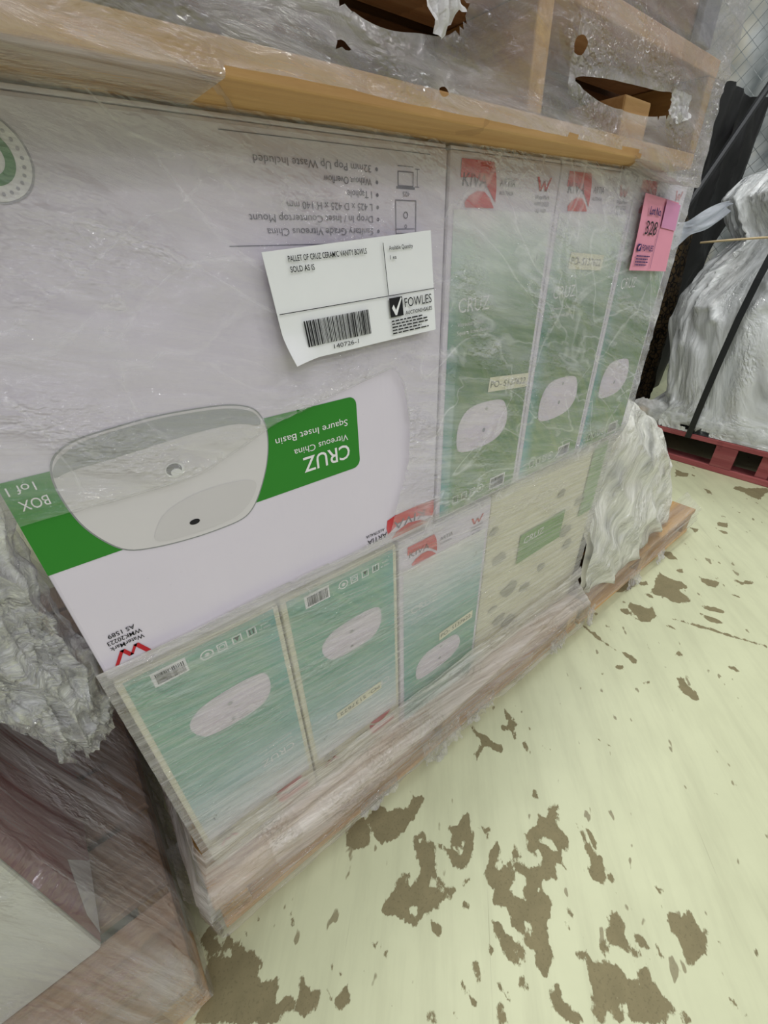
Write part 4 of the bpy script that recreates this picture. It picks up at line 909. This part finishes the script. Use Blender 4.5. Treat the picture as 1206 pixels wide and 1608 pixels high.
UF = thing('stretch_film', (.3, .33, ZB), 'torn milky stretch film over the front of the top pallet and crate', 'plastic film')
FM_up = film('stretch_film_upper', base=.32, streak=.30, rot=.0, sc=(3.2, 26), bump=1.0, bs=(16, 50), rough=.05, gloss=2.4, glint=3.2, tint=(.80, .78, .80, 1), crackle=26)
holes = []
S2 = smoothpoly([(x, z-.038) for x, z in [(.512, 1.117), (.560, 1.124), (.620, 1.127), (.690, 1.130), (.762, 1.134), (.772, 1.122), (.735, 1.113), (.680, 1.107), (.600, 1.106), (.540, 1.110)]], 4)
S1 = smoothpoly([(x, z-.038) for x, z in [(.206, 1.150), (.214, 1.128), (.232, 1.112), (.262, 1.108), (.300, 1.111), (.330, 1.116), (.346, 1.128), (.340, 1.137), (.322, 1.132), (.312, 1.124), (.300, 1.134), (.296, 1.150)]], 4)
S3 = smoothpoly([(x, z-.038) for x, z in [(.500, 1.142), (.512, 1.146), (.522, 1.142), (.518, 1.134), (.504, 1.134)]], 3)
S4 = smoothpoly([(x, z-.038) for x, z in [(.222, 1.094), (.228, 1.096), (.233, 1.092), (.227, 1.090)]], 3)
S5 = smoothpoly([(x, z-.038) for x, z in [(.318, 1.084), (.325, 1.086), (.330, 1.082), (.323, 1.080)]], 3)
ds = .0035
u = np.concatenate([np.arange(-.46, .905, ds), .905+np.arange(ds, .9, .02)])
v = np.arange(-.10, .66, .0035)
Uu, Vv = np.meshgrid(u, v, indexing='ij')
face = .3315
side = np.clip(Uu-.905, 0, None)
X = np.minimum(Uu, .905)+0*Vv; Y = face+side*1.0
# v < 0 : tucked back beneath the bottom board; sags at the right end
rag = .030*fbm(Uu*9, Uu*0+2, 61, 3)
tuck = np.where(Uu < .145, .050+rag, 0) + np.where(Uu > .69, (.058)*sstep(.69, .78, Uu)+rag*.5, 0)
edge = np.where((Uu >= .145) & (Uu <= .69), .002+.004*fbm(Uu*12, Uu*0, 62), 0)
tv = np.clip(-Vv, 0, None)
Z = ZB-.0022+np.clip(Vv, 0, None)-sstep(0, .05, tv)*.000
Y = Y+np.minimum(tv, tuck)
sag = .022*sstep(.70, .86, Uu)*sstep(.06, 0, Vv)
Z = Z-sag*np.clip(1-np.minimum(tv, tuck)/.08, 0, 1)*np.where(Uu > .905, 0.6, 1)
hide = (tv > tuck+ds) & True
hide |= (Uu > .145) & (Uu < .69) & (Vv < edge)
d = ridge(Uu*3, Vv*26+Uu*3, 63, 3)*.005+ridge(Uu*14+Vv*20, Vv*30, 64, 4)*.003+.0008
bag = np.exp(-((Vv-.052)/.03)**2)*(-.006)*(fbm(Uu*5, Uu*0, 65))
Y = Y-np.where(Uu < .905, d+bag*.3, 0); X = X+np.where(Uu > .905, d, 0)
hzz = .70+.55*fbm(Uu*4, Vv*16, 66, 3)+.3*(Vv < .02)
hzz += .45*np.exp(-((Vv-.034-.02*fbm(Uu*3, Uu*0, 67))/.010)**2)          # the heavy fold under the openings
hzz += .25*sstep(.16, .10, Vv)*0
hzz *= np.where((Uu > .30) & (Uu < .50) & (Vv > .04) & (Vv < .12), .5, 1)
Xr = OX+(X-OX)*math.cos(ang)-(Y-OY)*math.sin(ang); Yr = OY+(X-OX)*math.sin(ang)+(Y-OY)*math.cos(ang)
for hp in (S1, S2, S3, S4, S5):
    hm = inpoly(Xr, Z, hp) & (Uu < .9) & (Vv > 0)
    dd, bx, bz = polydist(Xr, Z, hp)
    near = (~hm) & (dd < ds*1.1) & (Uu < .9) & (Vv > .01)
    Xr = np.where(near, bx, Xr); Z = np.where(near, bz, Z)
    hzz = np.where((dd < .009) & (Vv > .01), hzz+.7*np.exp(-dd/.005), hzz)
    hide |= hm
sheet('front_film', Xr, Yr, Z, FM_up, UF, U=Uu, W=Vv, haze=hzz, hide=hide)
rolled('rolled_edge', [(-.10, .345, ZB-.004), (.02, .338, ZB+.012), (.08, .334, ZB+.010), (.122, .334, ZB+.001), (.148, .352, ZB-.004), (.172, .39, ZB-.0045), (.200, .392, ZB-.008)], .0022, FM_edge, UF, 31)
rolled('rolled_edge', [(.69, .355, ZB+.002), (.72, .358, ZB-.006), (.78, .36, ZB-.014), (.85, .362, ZB-.021), (.893, .364, ZB-.024)], .002, FM_edge, UF, 32)
FM_flap = film('film_flap', base=.95, streak=.5, sc=(60, 20), bump=.8, bs=(80, 40), gloss=.5)
tatter(.300, .336, .330, 1.072, 1.125, 71, UF, FM_flap, 'torn_flap', lean=-.004, puff=.008)
tatter(.745, .800, .352, 1.070, 1.102, 72, UF, FM_flap, 'torn_flap', lean=-.004, puff=.008)
tatter(.195, .225, .330, 1.080, 1.125, 73, UF, FM_flap, 'torn_flap', lean=-.003, puff=.006)

# ================================================================ next pallet to the right with a wrapped bundle
RP = pallet('wooden_pallet', .958, 1.700, .357, 1.20, .0995, 'pine pallet right of the carton stack carrying the grey wrapped bundle', W_tan, W_or, W_tany, ndeck=7)
BU = thing('wrapped_bundle', (1.33, .75, .1), 'grey bundle bound in creased milky film on the pallet right of the cartons', 'bundle')
def drape(off, seed, fold, nu=150, nv=120):
    a, b = np.meshgrid(np.linspace(0, 1, nu), np.linspace(0, 1, nv), indexing='ij')
    x = .952+(1.695-.952)*a
    hx = np.interp(x, [.95, 1.0, 1.08, 1.21, 1.27, 1.36, 1.47, 1.57, 1.63, 1.67, 1.70], [.38, .54, .595, .595, .565, .515, .45, .375, .30, .18, .105])
    yf0 = np.interp(x, [.98, 1.05, 1.3, 1.5, 1.6, 1.675], [.385, .378, .39, .42, .46, .52])
    # b runs up the front face, over the top, down the back
    s = b*3
    Y = np.where(s < 1, yf0+.10*s**1.6, np.where(s < 2, yf0+.10+(s-1)*(.50), yf0+.60+(s-2)*.05))
    Z = np.where(s < 1, .103+(hx-.103)*(1-(1-s)**1.35)*.93, np.where(s < 2, hx*(.93+.07*np.sin((s-1)*math.pi)), .103+(hx*.93-.103)*(3-s)))
    wx = .35*fbm(x*5, Z*5, seed+7, 3); wz = .3*fbm(x*4+9, Z*4, seed+8, 3)
    f = (ridge(x*5+Z*6+wx*3, Z*2.5-x*3+wz*4, seed, 2.0)*.034 + ridge(x*11+Z*9+wx*6, Z*9-x*4+wz*7, seed+1, 3)*.012)*fold
    top = sstep(1.05, 1.0, s)
    return x+0*Y, Y-(f+off)*np.where(s < 1.5, 1, -1)*(Z > .108), Z+(f+off)*.6*(1-top)*(s < 2), b, x, s
M_sack, t_, out = nt('grey_sacking')
cc = ramp(t_, noise(t_, mapping(t_, 'Object', (1, 1, 1)), 7, 3, .5, .6), [(.36, lin(120, 122, 122)), (.47, lin(200, 198, 184)), (.8, lin(222, 220, 204))])
principled(t_, out, cc, .7, .2)
X, Y, Z, Bv, Xx, Ss = drape(-.008, 91, .8, 90, 80)
sheet('bundle_contents', X, Y, Z, M_sack, BU)
FM_bun = film('bundle_film', base=.52, streak=.55, rot=-.9, sc=(4, 16), bump=1.0, bs=(10, 30), rough=.10, gloss=2.5, crackle=14, tint=(.98, .98, .91, 1), thru=.1, glint=2.2)
X, Y, Z, Bv, Xx, Ss = drape(.003, 91, 1.0)
sheet('bundle_film', X, Y, Z, FM_bun, BU, U=Xx*1.0, W=Bv*1.2, haze=.9+.4*fbm(Xx*6, Bv*8, 93))
# film skirt from the bundle over the pallet's front edge
RF = thing('stretch_film', (1.33, .36, 0), 'film skirt hanging over the front edge of the right hand pine pallet', 'plastic film')
a, b = np.meshgrid(np.linspace(0, 1, 240), np.linspace(0, 1, 70), indexing='ij')
x = .957+(1.706-.957)*a
low = .022+.03*fbm(x*14, x*0+5, 95, 4)
yb = np.where(b < .5, .405-.055*(b/.5), .350+.002*np.sin(20*b))
zb = np.where(b < .5, .150+(.1045-.150)*(b/.5)**.8, .1045+(low-.1045)*((b-.5)/.5))
yb = yb-ridge(x*4, b*8, 96, 2)*.006
FM_sk = film('skirt_film', base=.20, streak=.30, rot=.03, sc=(3, 26), bump=.8, bs=(12, 40), tint=(.88, .86, .84, 1))
sheet('film_skirt', x, yb, zb, FM_sk, RF, U=x, W=b*.15, haze=.7+.6*fbm(x*7, b*6, 97))
tatter(1.20, 1.27, .343, .0, .06, 98, RF, FM_tat); tatter(1.40, 1.45, .345, .005, .05, 99, RF, FM_tat); tatter(.965, 1.0, .345, .0, .07, 100, RF, FM_tat)

# ================================================================ left pallet with its load
LPAL = pallet('wooden_pallet', -1.15, -.126, .298, 1.40, .0995, 'pine pallet at the lower left with a film covered corner', W_dirty, W_tan, W_tany, ndeck=8)
LC = thing('carton', (-.56, .62, .101), 'off-white carton at the bottom left on the left pallet', 'box')
C_off = board_mat('offwhite_carton_board', lin(206, 206, 196), lin(190, 190, 180))
C_rose = board_mat('dusty_rose_board', lin(168, 108, 110), lin(132, 92, 92))
b = MB().box(-.92, -.222, .412, .86, .101, .47, bev=.004); b.build('carton_body', C_off, LC)
b = MB(); b.add([(-.2214, .418, .104), (-.2214, .854, .104), (-.2214, .854, .466), (-.2214, .418, .466)], [(0, 1, 2, 3)]); b.build('side_print', C_rose, LC, label='dusty red printed side')
b = MB(); b.add([(-.2208, .60, .466), (-.2208, .70, .466), (-.2208, .852, .25), (-.2208, .852, .20)], [(0, 1, 2, 3)]); b.build('side_stripe', P_white, LC, label='pale diagonal stripe')
b = MB(); b.add([(-.2208, .43, .104), (-.2208, .54, .104), (-.2208, .50, .20), (-.2208, .44, .15)], [(0, 1, 2, 3)]); b.build('side_patch', P_white, LC)
b = MB(); b.box(-.925, -.2195, .4085, .4118, .4705, .4735); b.box(-.2215, -.2185, .409, .86, .4705, .4735); b.build('lid_rim', P_lgrey, LC)
L2 = thing('carton', (-.56, .62, .474), 'rose red carton above the off-white one on the left pallet', 'box')
b = MB().box(-.90, -.232, .43, .87, .4745, .700, bev=.004); b.build('carton_body', C_rose, L2)
b = MB().box(-.90, -.234, .428, .4298, .50, .66); b.build('front_panel', C_off, L2)
MB().box(-.60, -.54, .426, .872, .7002, .7016).build('packing_tape', flat('brown_tape', lin(168, 128, 84), .3, .5), L2)
L3 = thing('plank', (-.19, .95, .101), 'brown wooden batten standing behind the rose carton on the left pallet', 'wood')
MB().box(-.222, -.182, .885, .925, .101, .64, bev=.002).build('plank_body', wood('upright_pine', 'z', lin(120, 84, 56), lin(156, 112, 78), lin(176, 132, 96)), L3)

LF = thing('stretch_film', (-.16, .6, 0), 'film stretched from the left load down over its pallet corner', 'plastic film')
FM_left = film('left_film', base=.24, streak=.36, rot=1.50, sc=(2.0, 40), bump=.9, bs=(6, 50), rough=.07, gloss=2.0, glint=2.2, tint=(.95, .95, 1.0, 1))
# path round the load: front (y small) then right side
nu, nv = 260, 150
a, b = np.meshgrid(np.linspace(-1, 1, nu), np.linspace(0, 1, nv), indexing='ij')
zt = .735
# at height z the wrap sits at the load; near the pallet it flares out to the edge
Z = .018+(zt-.018)*b + .012*(1-b)*(fbm(a*14, a*0, 111)-.5)*2
fl_ = sstep(.52, .10, Z)**1.25
XR_ = -.214+fl_*(.0935); YF_ = .404-fl_*(.110)
X = np.where(a < 0, XR_+(-.93-XR_)*(-a), XR_); Y = np.where(a < 0, YF_, YF_+(1.15-YF_)*a)
r_ = ridge(a*6+Z*1.5, Z*1.2, 112, 2.5)*.011*sstep(.05, .2, Z)+ridge(a*22, Z*3, 113, 3)*.003
X = X+np.where(a >= 0, r_, 0); Y = Y-np.where(a < 0, r_, 0)
Sc = np.where(a < 0, a*.72, a*.75)
hz = .55+.6*fbm(Sc*8, Z*2, 114, 3)+2.0*sstep(.10, .22, a)*sstep(.62, .40, a)*sstep(.13, .25, Z)
hz = hz*np.where(a < 0, .38+1.3*sstep(.30, .14, Z), 1)
sheet('load_film', X, Y, Z, FM_left, LF, U=Sc, W=Z, haze=hz)
tatter(-.125, -.10, .50, .0, .06, 115, LF, FM_tat)
# side tatter along the pallet's long edge
aa, bb = np.meshgrid(np.linspace(0, 1, 80), np.linspace(0, 1, 16), indexing='ij')
yy = .40+.6*aa
X = -.119+.022*bb*fbm(yy*22, yy*0+1, 116)+.006*fbm(yy*40, bb*4, 117); Z = .085-(.085-.004)*bb*(.5+.6*fbm(yy*12, yy*0, 118))
sheet('edge_ruffle', X, yy, Z, FM_tat, LF, U=yy, W=bb*.08, haze=np.full(X.shape, 1.1))

# crumpled wad of film hanging between the left load and the carton stack
def blob(name, cx_, cy_, zs, rx, ry, mat, parent, seed, crumple=.25, nu=90, nv=90, lean=None, haze=1.0, fs=5, label=None):
    a, b = np.meshgrid(np.linspace(0, 2*math.pi, nu, endpoint=False), np.linspace(0, 1, nv), indexing='ij')
    z = np.interp(b, np.linspace(0, 1, len(zs)), zs)
    RX = np.interp(b, np.linspace(0, 1, len(rx)), rx); RY = np.interp(b, np.linspace(0, 1, len(ry)), ry)
    C_, S_ = np.cos(a), np.sin(a)
    n = ridge(C_*fs+3, S_*fs+b*fs*1.4, seed, 2)*.6+fbm(C_*fs*3+b*9, S_*fs*3+b*11, seed+1, 3)*.5
    k = 1+crumple*(n-.5)
    X = np.interp(b, np.linspace(0, 1, len(cx_)), cx_)+RX*C_*k; Y = np.interp(b, np.linspace(0, 1, len(cy_)), cy_)+RY*S_*k
    Z = z+.15*crumple*(n-.5)*RX
    return sheet(name, X, Y, Z, mat, parent, U=a*.08, W=b*(zs[0]-zs[-1]), haze=np.full(X.shape, haze), close=True, label=label)
WD = thing('film_wad', (-.12, .47, .45), 'crumpled wad of shiny film hanging beside the left edge of the big white carton', 'plastic film')
FM_wad = film('wad_film', base=.34, streak=.42, rot=.3, sc=(10, 34), bump=1.0, bs=(30, 70), rough=.06, gloss=3.2, glint=2.4, tint=(.98, .99, 1.0, 1), crackle=34, thru=.12)
def crumpled(name, xs, ys, zs, wd, seed, dy=0.0, amp=.02):
    """a loose sheet hung down the path xs, ys, zs, wd wide, folded over and over"""
    a, b = np.meshgrid(np.linspace(-1, 1, 110), np.linspace(0, 1, 130), indexing='ij')
    g = lambda L: np.interp(b, np.linspace(0, 1, len(L)), L)
    W_ = g(wd)*(1+.22*(fbm(b*7, b*0+seed, seed, 3)-.5)*2)
    f1 = ridge(a*1.6+b*2.2, b*3.0-a, seed, 1.6); f2 = ridge(a*5+b*3, b*9+a*2, seed+1, 2.0); f3 = ridge(a*13, b*24+a*6, seed+2, 2.0)
    t_ = a*1.35
    X = g(xs)+W_*np.sin(t_)/1.0+.010*(f2-.4)
    Y = g(ys)+dy+.045*(1-np.cos(t_))-amp*f1-.45*amp*f2-.2*amp*f3
    low = 1-.10*fbm(a*5, a*0+2, seed+4, 3)
    Z = zs[0]+(np.interp(b, np.linspace(0, 1, len(zs)), zs)-zs[0])*low+.008*(f3-.4)
    return sheet(name, X, Y, Z, FM_wad, WD, U=a*W_+.3, W=b*.4, haze=.8+.6*fbm(a*3, b*7, seed+6))
crumpled('outer_fold', [-.158, -.142, -.126, -.117, -.112, -.120], [.425, .425, .43, .435, .44, .45], [.86, .74, .64, .56, .48, .425], [.085, .078, .064, .052, .042, .024], 121)
crumpled('middle_fold', [-.175, -.160, -.150, -.140, -.13, -.135], [.45, .45, .455, .46, .465, .47], [.84, .72, .62, .54, .47, .43], [.08, .075, .06, .05, .04, .022], 225, .012)
crumpled('inner_fold', [-.19, -.18, -.17, -.155, -.15, -.145], [.47, .47, .475, .48, .485, .49], [.80, .70, .61, .55, .50, .47], [.075, .07, .055, .045, .04, .02], 329, .02)

# ================================================================ red pallet with tall wrapped load
RD = pallet('red_pallet', 2.335, 3.40, -.30, .93, .150, 'red painted pallet at the right carrying the tall white wrapped load', W_redtop, W_red, W_red, ndeck=9, along='y', tt=.022)
for i in range(2):                       # edge boards running along the near side
    z0, z1 = ((.1275, .1495) if i else (.001, .0255))
    MB().box(2.318, 2.3335, -.30, .93, z0, z1, bev=.0015).build('edge_board', W_red, RD)
for yb_ in (-.29, .425, .835):
    MB().box(2.319, 2.3335, yb_, yb_+.085, .0265, .1265, bev=.0015).build('block', W_red, RD)
MB().box(2.325, 2.40, .86, .925, .151, .20, bev=.003).build('loose_offcut', W_or, RD)
WL = thing('wrapped_load', (2.85, .35, .15), 'tall load shrouded in gathered white film on the red pallet', 'wrapped load')
zs = [.152, .20, .28, .45, .62, .72, .80, .87, .93, 1.00, 1.08, 1.15, 1.19, 1.20]
yt = [.88, .90, .84, .88, .93, .93, .88, .83, .79, .84, .88, .84, .70, .40]
cy0 = .30
ry = [y-cy0 for y in yt]
rx = [.52, .53, .50, .50, .49, .47, .43, .40, .38, .40, .42, .38, .28, .10]
m, t_, out = nt('load_contents')
cc = ramp(t_, noise(t_, mapping(t_, 'Object', (1, 1.6, .35)), 5, 3, .5, .5), [(.34, lin(126, 120, 108)), (.5, lin(160, 162, 160)), (.68, lin(200, 206, 212))])
principled(t_, out, cc, .7, .2)
def shell(name, mat, off, fold, nu, nv, haze, parent=WL, zz=(0, 1), seed=131):
    a, b = np.meshgrid(np.linspace(0, 2*math.pi, nu, endpoint=False), np.linspace(zz[0], zz[1], nv), indexing='ij')
    zt_ = np.linspace(0, 1, len(zs)); g = lambda L: np.interp(b, zt_, L)
    z, RX, RY = g(zs), g(rx)+off, g(ry)+off
    C_, S_ = np.cos(a), np.sin(a)
    e = .40                                            # squarish plan
    cx2 = np.sign(C_)*np.abs(C_)**e; sy2 = np.sign(S_)*np.abs(S_)**e
    per = a*1.1
    wp = fbm(per*3, b*5, seed+7, 3)*1.6
    f = (ridge(per*2.6+b*2.3+wp, b*2.2+wp*.5, seed, 2)*.085+ridge(per*7+b*4+wp*2.5, b*6+wp, seed+1, 3)*.026)*fold
    puff = sstep(.09, .0, b)*(.05*fbm(per*14, b*40, seed+2, 3))*fold
    f = f-.03*fold
    X = 2.86+(RX+f*.8+puff)*cx2; Y = cy0+(RY+f*.4+puff*.3)*sy2
    X = np.maximum(X, 2.322)
    return sheet(name, X, Y, z+0*X, mat, parent, U=per*.5, W=b*1.05, haze=haze(per, b), close=True)
shell('load_contents', m, -.02, .8, 150, 60, lambda p, b: b*0+1)
FM_load = film('load_film', base=.55, streak=.60, rot=1.3, sc=(2.2, 14), bump=1.0, bs=(6, 26), rough=.12, gloss=2.0, tint=(.94, .97, 1.0, 1), thru=.15, glint=2.2)
shell('load_film', FM_load, .012, 1.0, 320, 150, lambda p, b: .75+.6*fbm(p*6, b*3, 141)+.5*sstep(.12, .05, b))
FM_flr = film('ruffle_film', base=.55, streak=.4, rot=.2, sc=(12, 22), bump=1.0, bs=(40, 50), tint=(.93, .95, .96, 1))
a, b = np.meshgrid(np.linspace(0, 1, 260), np.linspace(0, 2*math.pi, 26, endpoint=False), indexing='ij')
yy = -.22+1.14*a; rr = .045*(.75+.6*fbm(yy*16, b*0+2, 151, 3))*(1+.25*(fbm(yy*50, np.cos(b)*3+np.sin(b)*2, 152, 3)-.5)*2)
X = 2.352+rr*np.cos(b)*.8; Z = .205+.02*(fbm(yy*8, b*0, 153)-.5)+rr*np.sin(b)
X = np.maximum(X, 2.309)
Zr = np.maximum(Z, .152)
idxs = np.arange(X.size).reshape(X.shape)
Xc = np.concatenate([X, X[:, :1]], 1); Yc = np.concatenate([yy, yy[:, :1]], 1); Zc = np.concatenate([Zr, Zr[:, :1]], 1)
Bc = np.concatenate([b, b[:, :1]+2*math.pi], 1)
sheet('gathered_hem', Xc, Yc, Zc, FM_flr, WL, U=Yc, W=Bc*.05, haze=np.full(Xc.shape, 1.0))
# silver tape flap at the neck
a, b = np.meshgrid(np.linspace(0, 1, 24), np.linspace(0, 1, 10), indexing='ij')
X = 2.40-.03*a+.01*np.sin(9*a); Y = .80+.17*a+.012*np.sin(14*b+3*a); Z = 1.065-.07*a-.075*b*(.7+.5*a)+.01*np.sin(7*a+3*b)
sheet('tape_flap', X, Y, Z, film('tape_flap', base=.8, streak=.3, sc=(10, 30), bump=.8, tint=(.75, .8, .9, 1)), WL, U=a*.2, W=b*.1, haze=np.full(X.shape, 1.2))
nb = [(2.36+.01*math.sin(t3*3), .84-.9*t3, .925+.012*math.sin(5*t3)) for t3 in np.linspace(0, 1, 10)]
MB().tube([(x-.03, y, z) for x, y, z in nb], .004, 6).build('neck_cord', flat('jute_cord', lin(196, 176, 140)), WL, smooth=True)
# black strap from the load down to the pallet edge
ST = thing('strap', (2.31, .6, .1), 'black strap running down the white wrapped load to the red pallet edge', 'strap')
P = [(2.315, .632, .128), (2.300, .625, .20), (2.292, .62, .30), (2.288, .61, .50), (2.290, .60, .66), (2.310, .59, .80), (2.34, .58, .92), (2.40, .57, 1.0)]
V = []; F = []
for i, p in enumerate(P):
    for dy, dx in ((-.0125, 0), (.0125, 0), (.0125, .0022), (-.0125, .0022)):
        V.append((p[0]+dx, p[1]+dy, p[2]))
for i in range(len(P)-1):
    for k in range(4):
        F.append((i*4+k, i*4+(k+1) % 4, (i+1)*4+(k+1) % 4, (i+1)*4+k))
F += [(3, 2, 1, 0), tuple((len(P)-1)*4+k for k in range(4))]
part('strap_webbing', V, F, flat('black_webbing', lin(30, 32, 34), .45, .4), ST)

# ================================================================ dark racking and mesh behind
M_blk = flat('black_steel', lin(20, 20, 22), .5, .4)
M_tarp, t_, out = nt('black_tarp')
principled(t_, out, mixc(t_, noise(t_, mapping(t_, 'Object', (1, 1, 1)), 6, 4), lin(10, 10, 11), lin(28, 27, 28)), .5, .35)
TB = thing('covered_stack', (2.2, 1.7, 0), 'tall stack under a black cover behind the basin cartons', 'stack')
a, b = np.meshgrid(np.linspace(0, 1, 140), np.linspace(0, 1, 80), indexing='ij')
zz2 = .002+1.60*b+.04*fbm(a*30, a*0, 160)*b
xx = 1.05+(2.58+.36*b)*a
yy2 = 1.32+.0*a-.05*ridge(xx*5, zz2*1.5, 161, 2)-.02*fbm(xx*12, zz2*8, 162)
sheet('front_cover', xx, yy2, zz2, M_tarp, TB)
MB().box(1.06, 3.42, 1.34, 2.2, .002, 1.58, bev=.01).build('stack_body', M_tarp, TB)
BN = thing('net_bag', (2.62, 1.09, 0), 'brown sack in black netting between the dark stack and the white wrapped load', 'bag')
M_bag, t_, out = nt('brown_sack')
vv = t_.nodes.new('ShaderNodeTexVoronoi'); vv.feature = 'DISTANCE_TO_EDGE'; vv.inputs['Scale'].default_value = 42
t_.links.new(mapping(t_, 'Object', (1, 1, 1)), vv.inputs['Vector'])
cc = mixc(t_, mth(t_, 'GREATER_THAN', vv.outputs['Distance'], .09), lin(14, 12, 11), lin(74, 60, 40))
principled(t_, out, cc, .7, .2)
blob('sack_body', [2.62]*5, [1.09]*5, [1.05, .95, .55, .2, .002], [.05, .14, .16, .17, .15], [.04, .08, .10, .11, .10], M_bag, BN, 171, .3, 60, 60)
# leaning steel rail + black knotted bundle on top of the dark stack
RL = thing('steel_rail', (2.6, 1.22, 0), 'dark steel rail leaning in front of the black covered stack', 'rail')
MB().tube([(1.85, 1.225, .022), (3.80, 1.235, 1.73)], .02, 8).build('rail_bar', M_blk, RL)
# pale wall of wrapped goods behind chain mesh
PG = thing('wrapped_goods', (4.6, 2.0, 0), 'pale grey wrapped goods behind the wire mesh at the upper right', 'goods')
m, t_, out = nt('pale_goods')
cc = ramp(t_, noise(t_, mapping(t_, 'Object', (1, 1, 1)), 2.6, 4, .55, .4), [(.35, lin(132, 140, 142)), (.5, lin(186, 190, 190)), (.7, lin(220, 214, 196))])
principled(t_, out, cc, .6, .3)
a, b = np.meshgrid(np.linspace(0, 1, 90), np.linspace(0, 1, 80), indexing='ij')
yy3 = -1.2+4.6*a; zz3 = .002+3.4*b
sheet('goods_face', 4.5-.12*fbm(yy3*3, zz3*3, 191)-.05*ridge(yy3*5, zz3*4, 192, 2), yy3, zz3, m, PG)
MB().box(4.52, 5.2, -1.2, 3.4, .002, 3.38, bev=.02).build('goods_body', m, PG)
FE = thing('mesh_fence', (4.15, 1.1, 0), 'galvanised chain mesh fence at the upper right in front of pale goods', 'fence')
mb = MB(); pit = .085
segs = []
y0_, y1_, z0_, z1_ = -.6, 2.9, .03, 3.1
for k in range(-60, 60):
    for sgn in (1, -1):
        pts = []
        c0 = k*pit
        # line y = c0 + sgn*z, clipped
        za, zb_ = z0_, z1_
        ya, yb2 = c0+sgn*za+(0 if sgn > 0 else 2.0), c0+sgn*zb_+(0 if sgn > 0 else 2.0)
        t0, t1 = 0, 1
        for lim, s_ in ((y0_, 1), (y1_, -1)):
            fa, fb = (ya-lim)*s_, (yb2-lim)*s_
            if fa < 0 and fb < 0: t0 = 2; break
            if fa < 0: t0 = max(t0, fa/(fa-fb))
            if fb < 0: t1 = min(t1, fa/(fa-fb))
        if t0 >= t1: continue
        A = (4.15+.002*sgn, ya+(yb2-ya)*t0, za+(zb_-za)*t0); B_ = (4.15+.002*sgn, ya+(yb2-ya)*t1, za+(zb_-za)*t1)
        mb.tube([A, B_], .0022, 4)
o = mb.build('chain_mesh', flat('galvanised_wire', lin(140, 145, 146), .45, .5, .3), FE); o['kind'] = 'stuff'
for yp in (-.6, 1.15, 2.9):
    MB().tube([(4.15, yp, 0), (4.15, yp, 3.15)], .024, 12).build('fence_post', flat('galvanised_post', lin(120, 124, 124), .4, .5, .4), FE, smooth=True)
MB().tube([(4.15, -.6, 3.12), (4.15, 2.9, 3.12)], .016, 10).build('top_rail', flat('galvanised_post', lin(120, 124, 124)), FE, smooth=True)
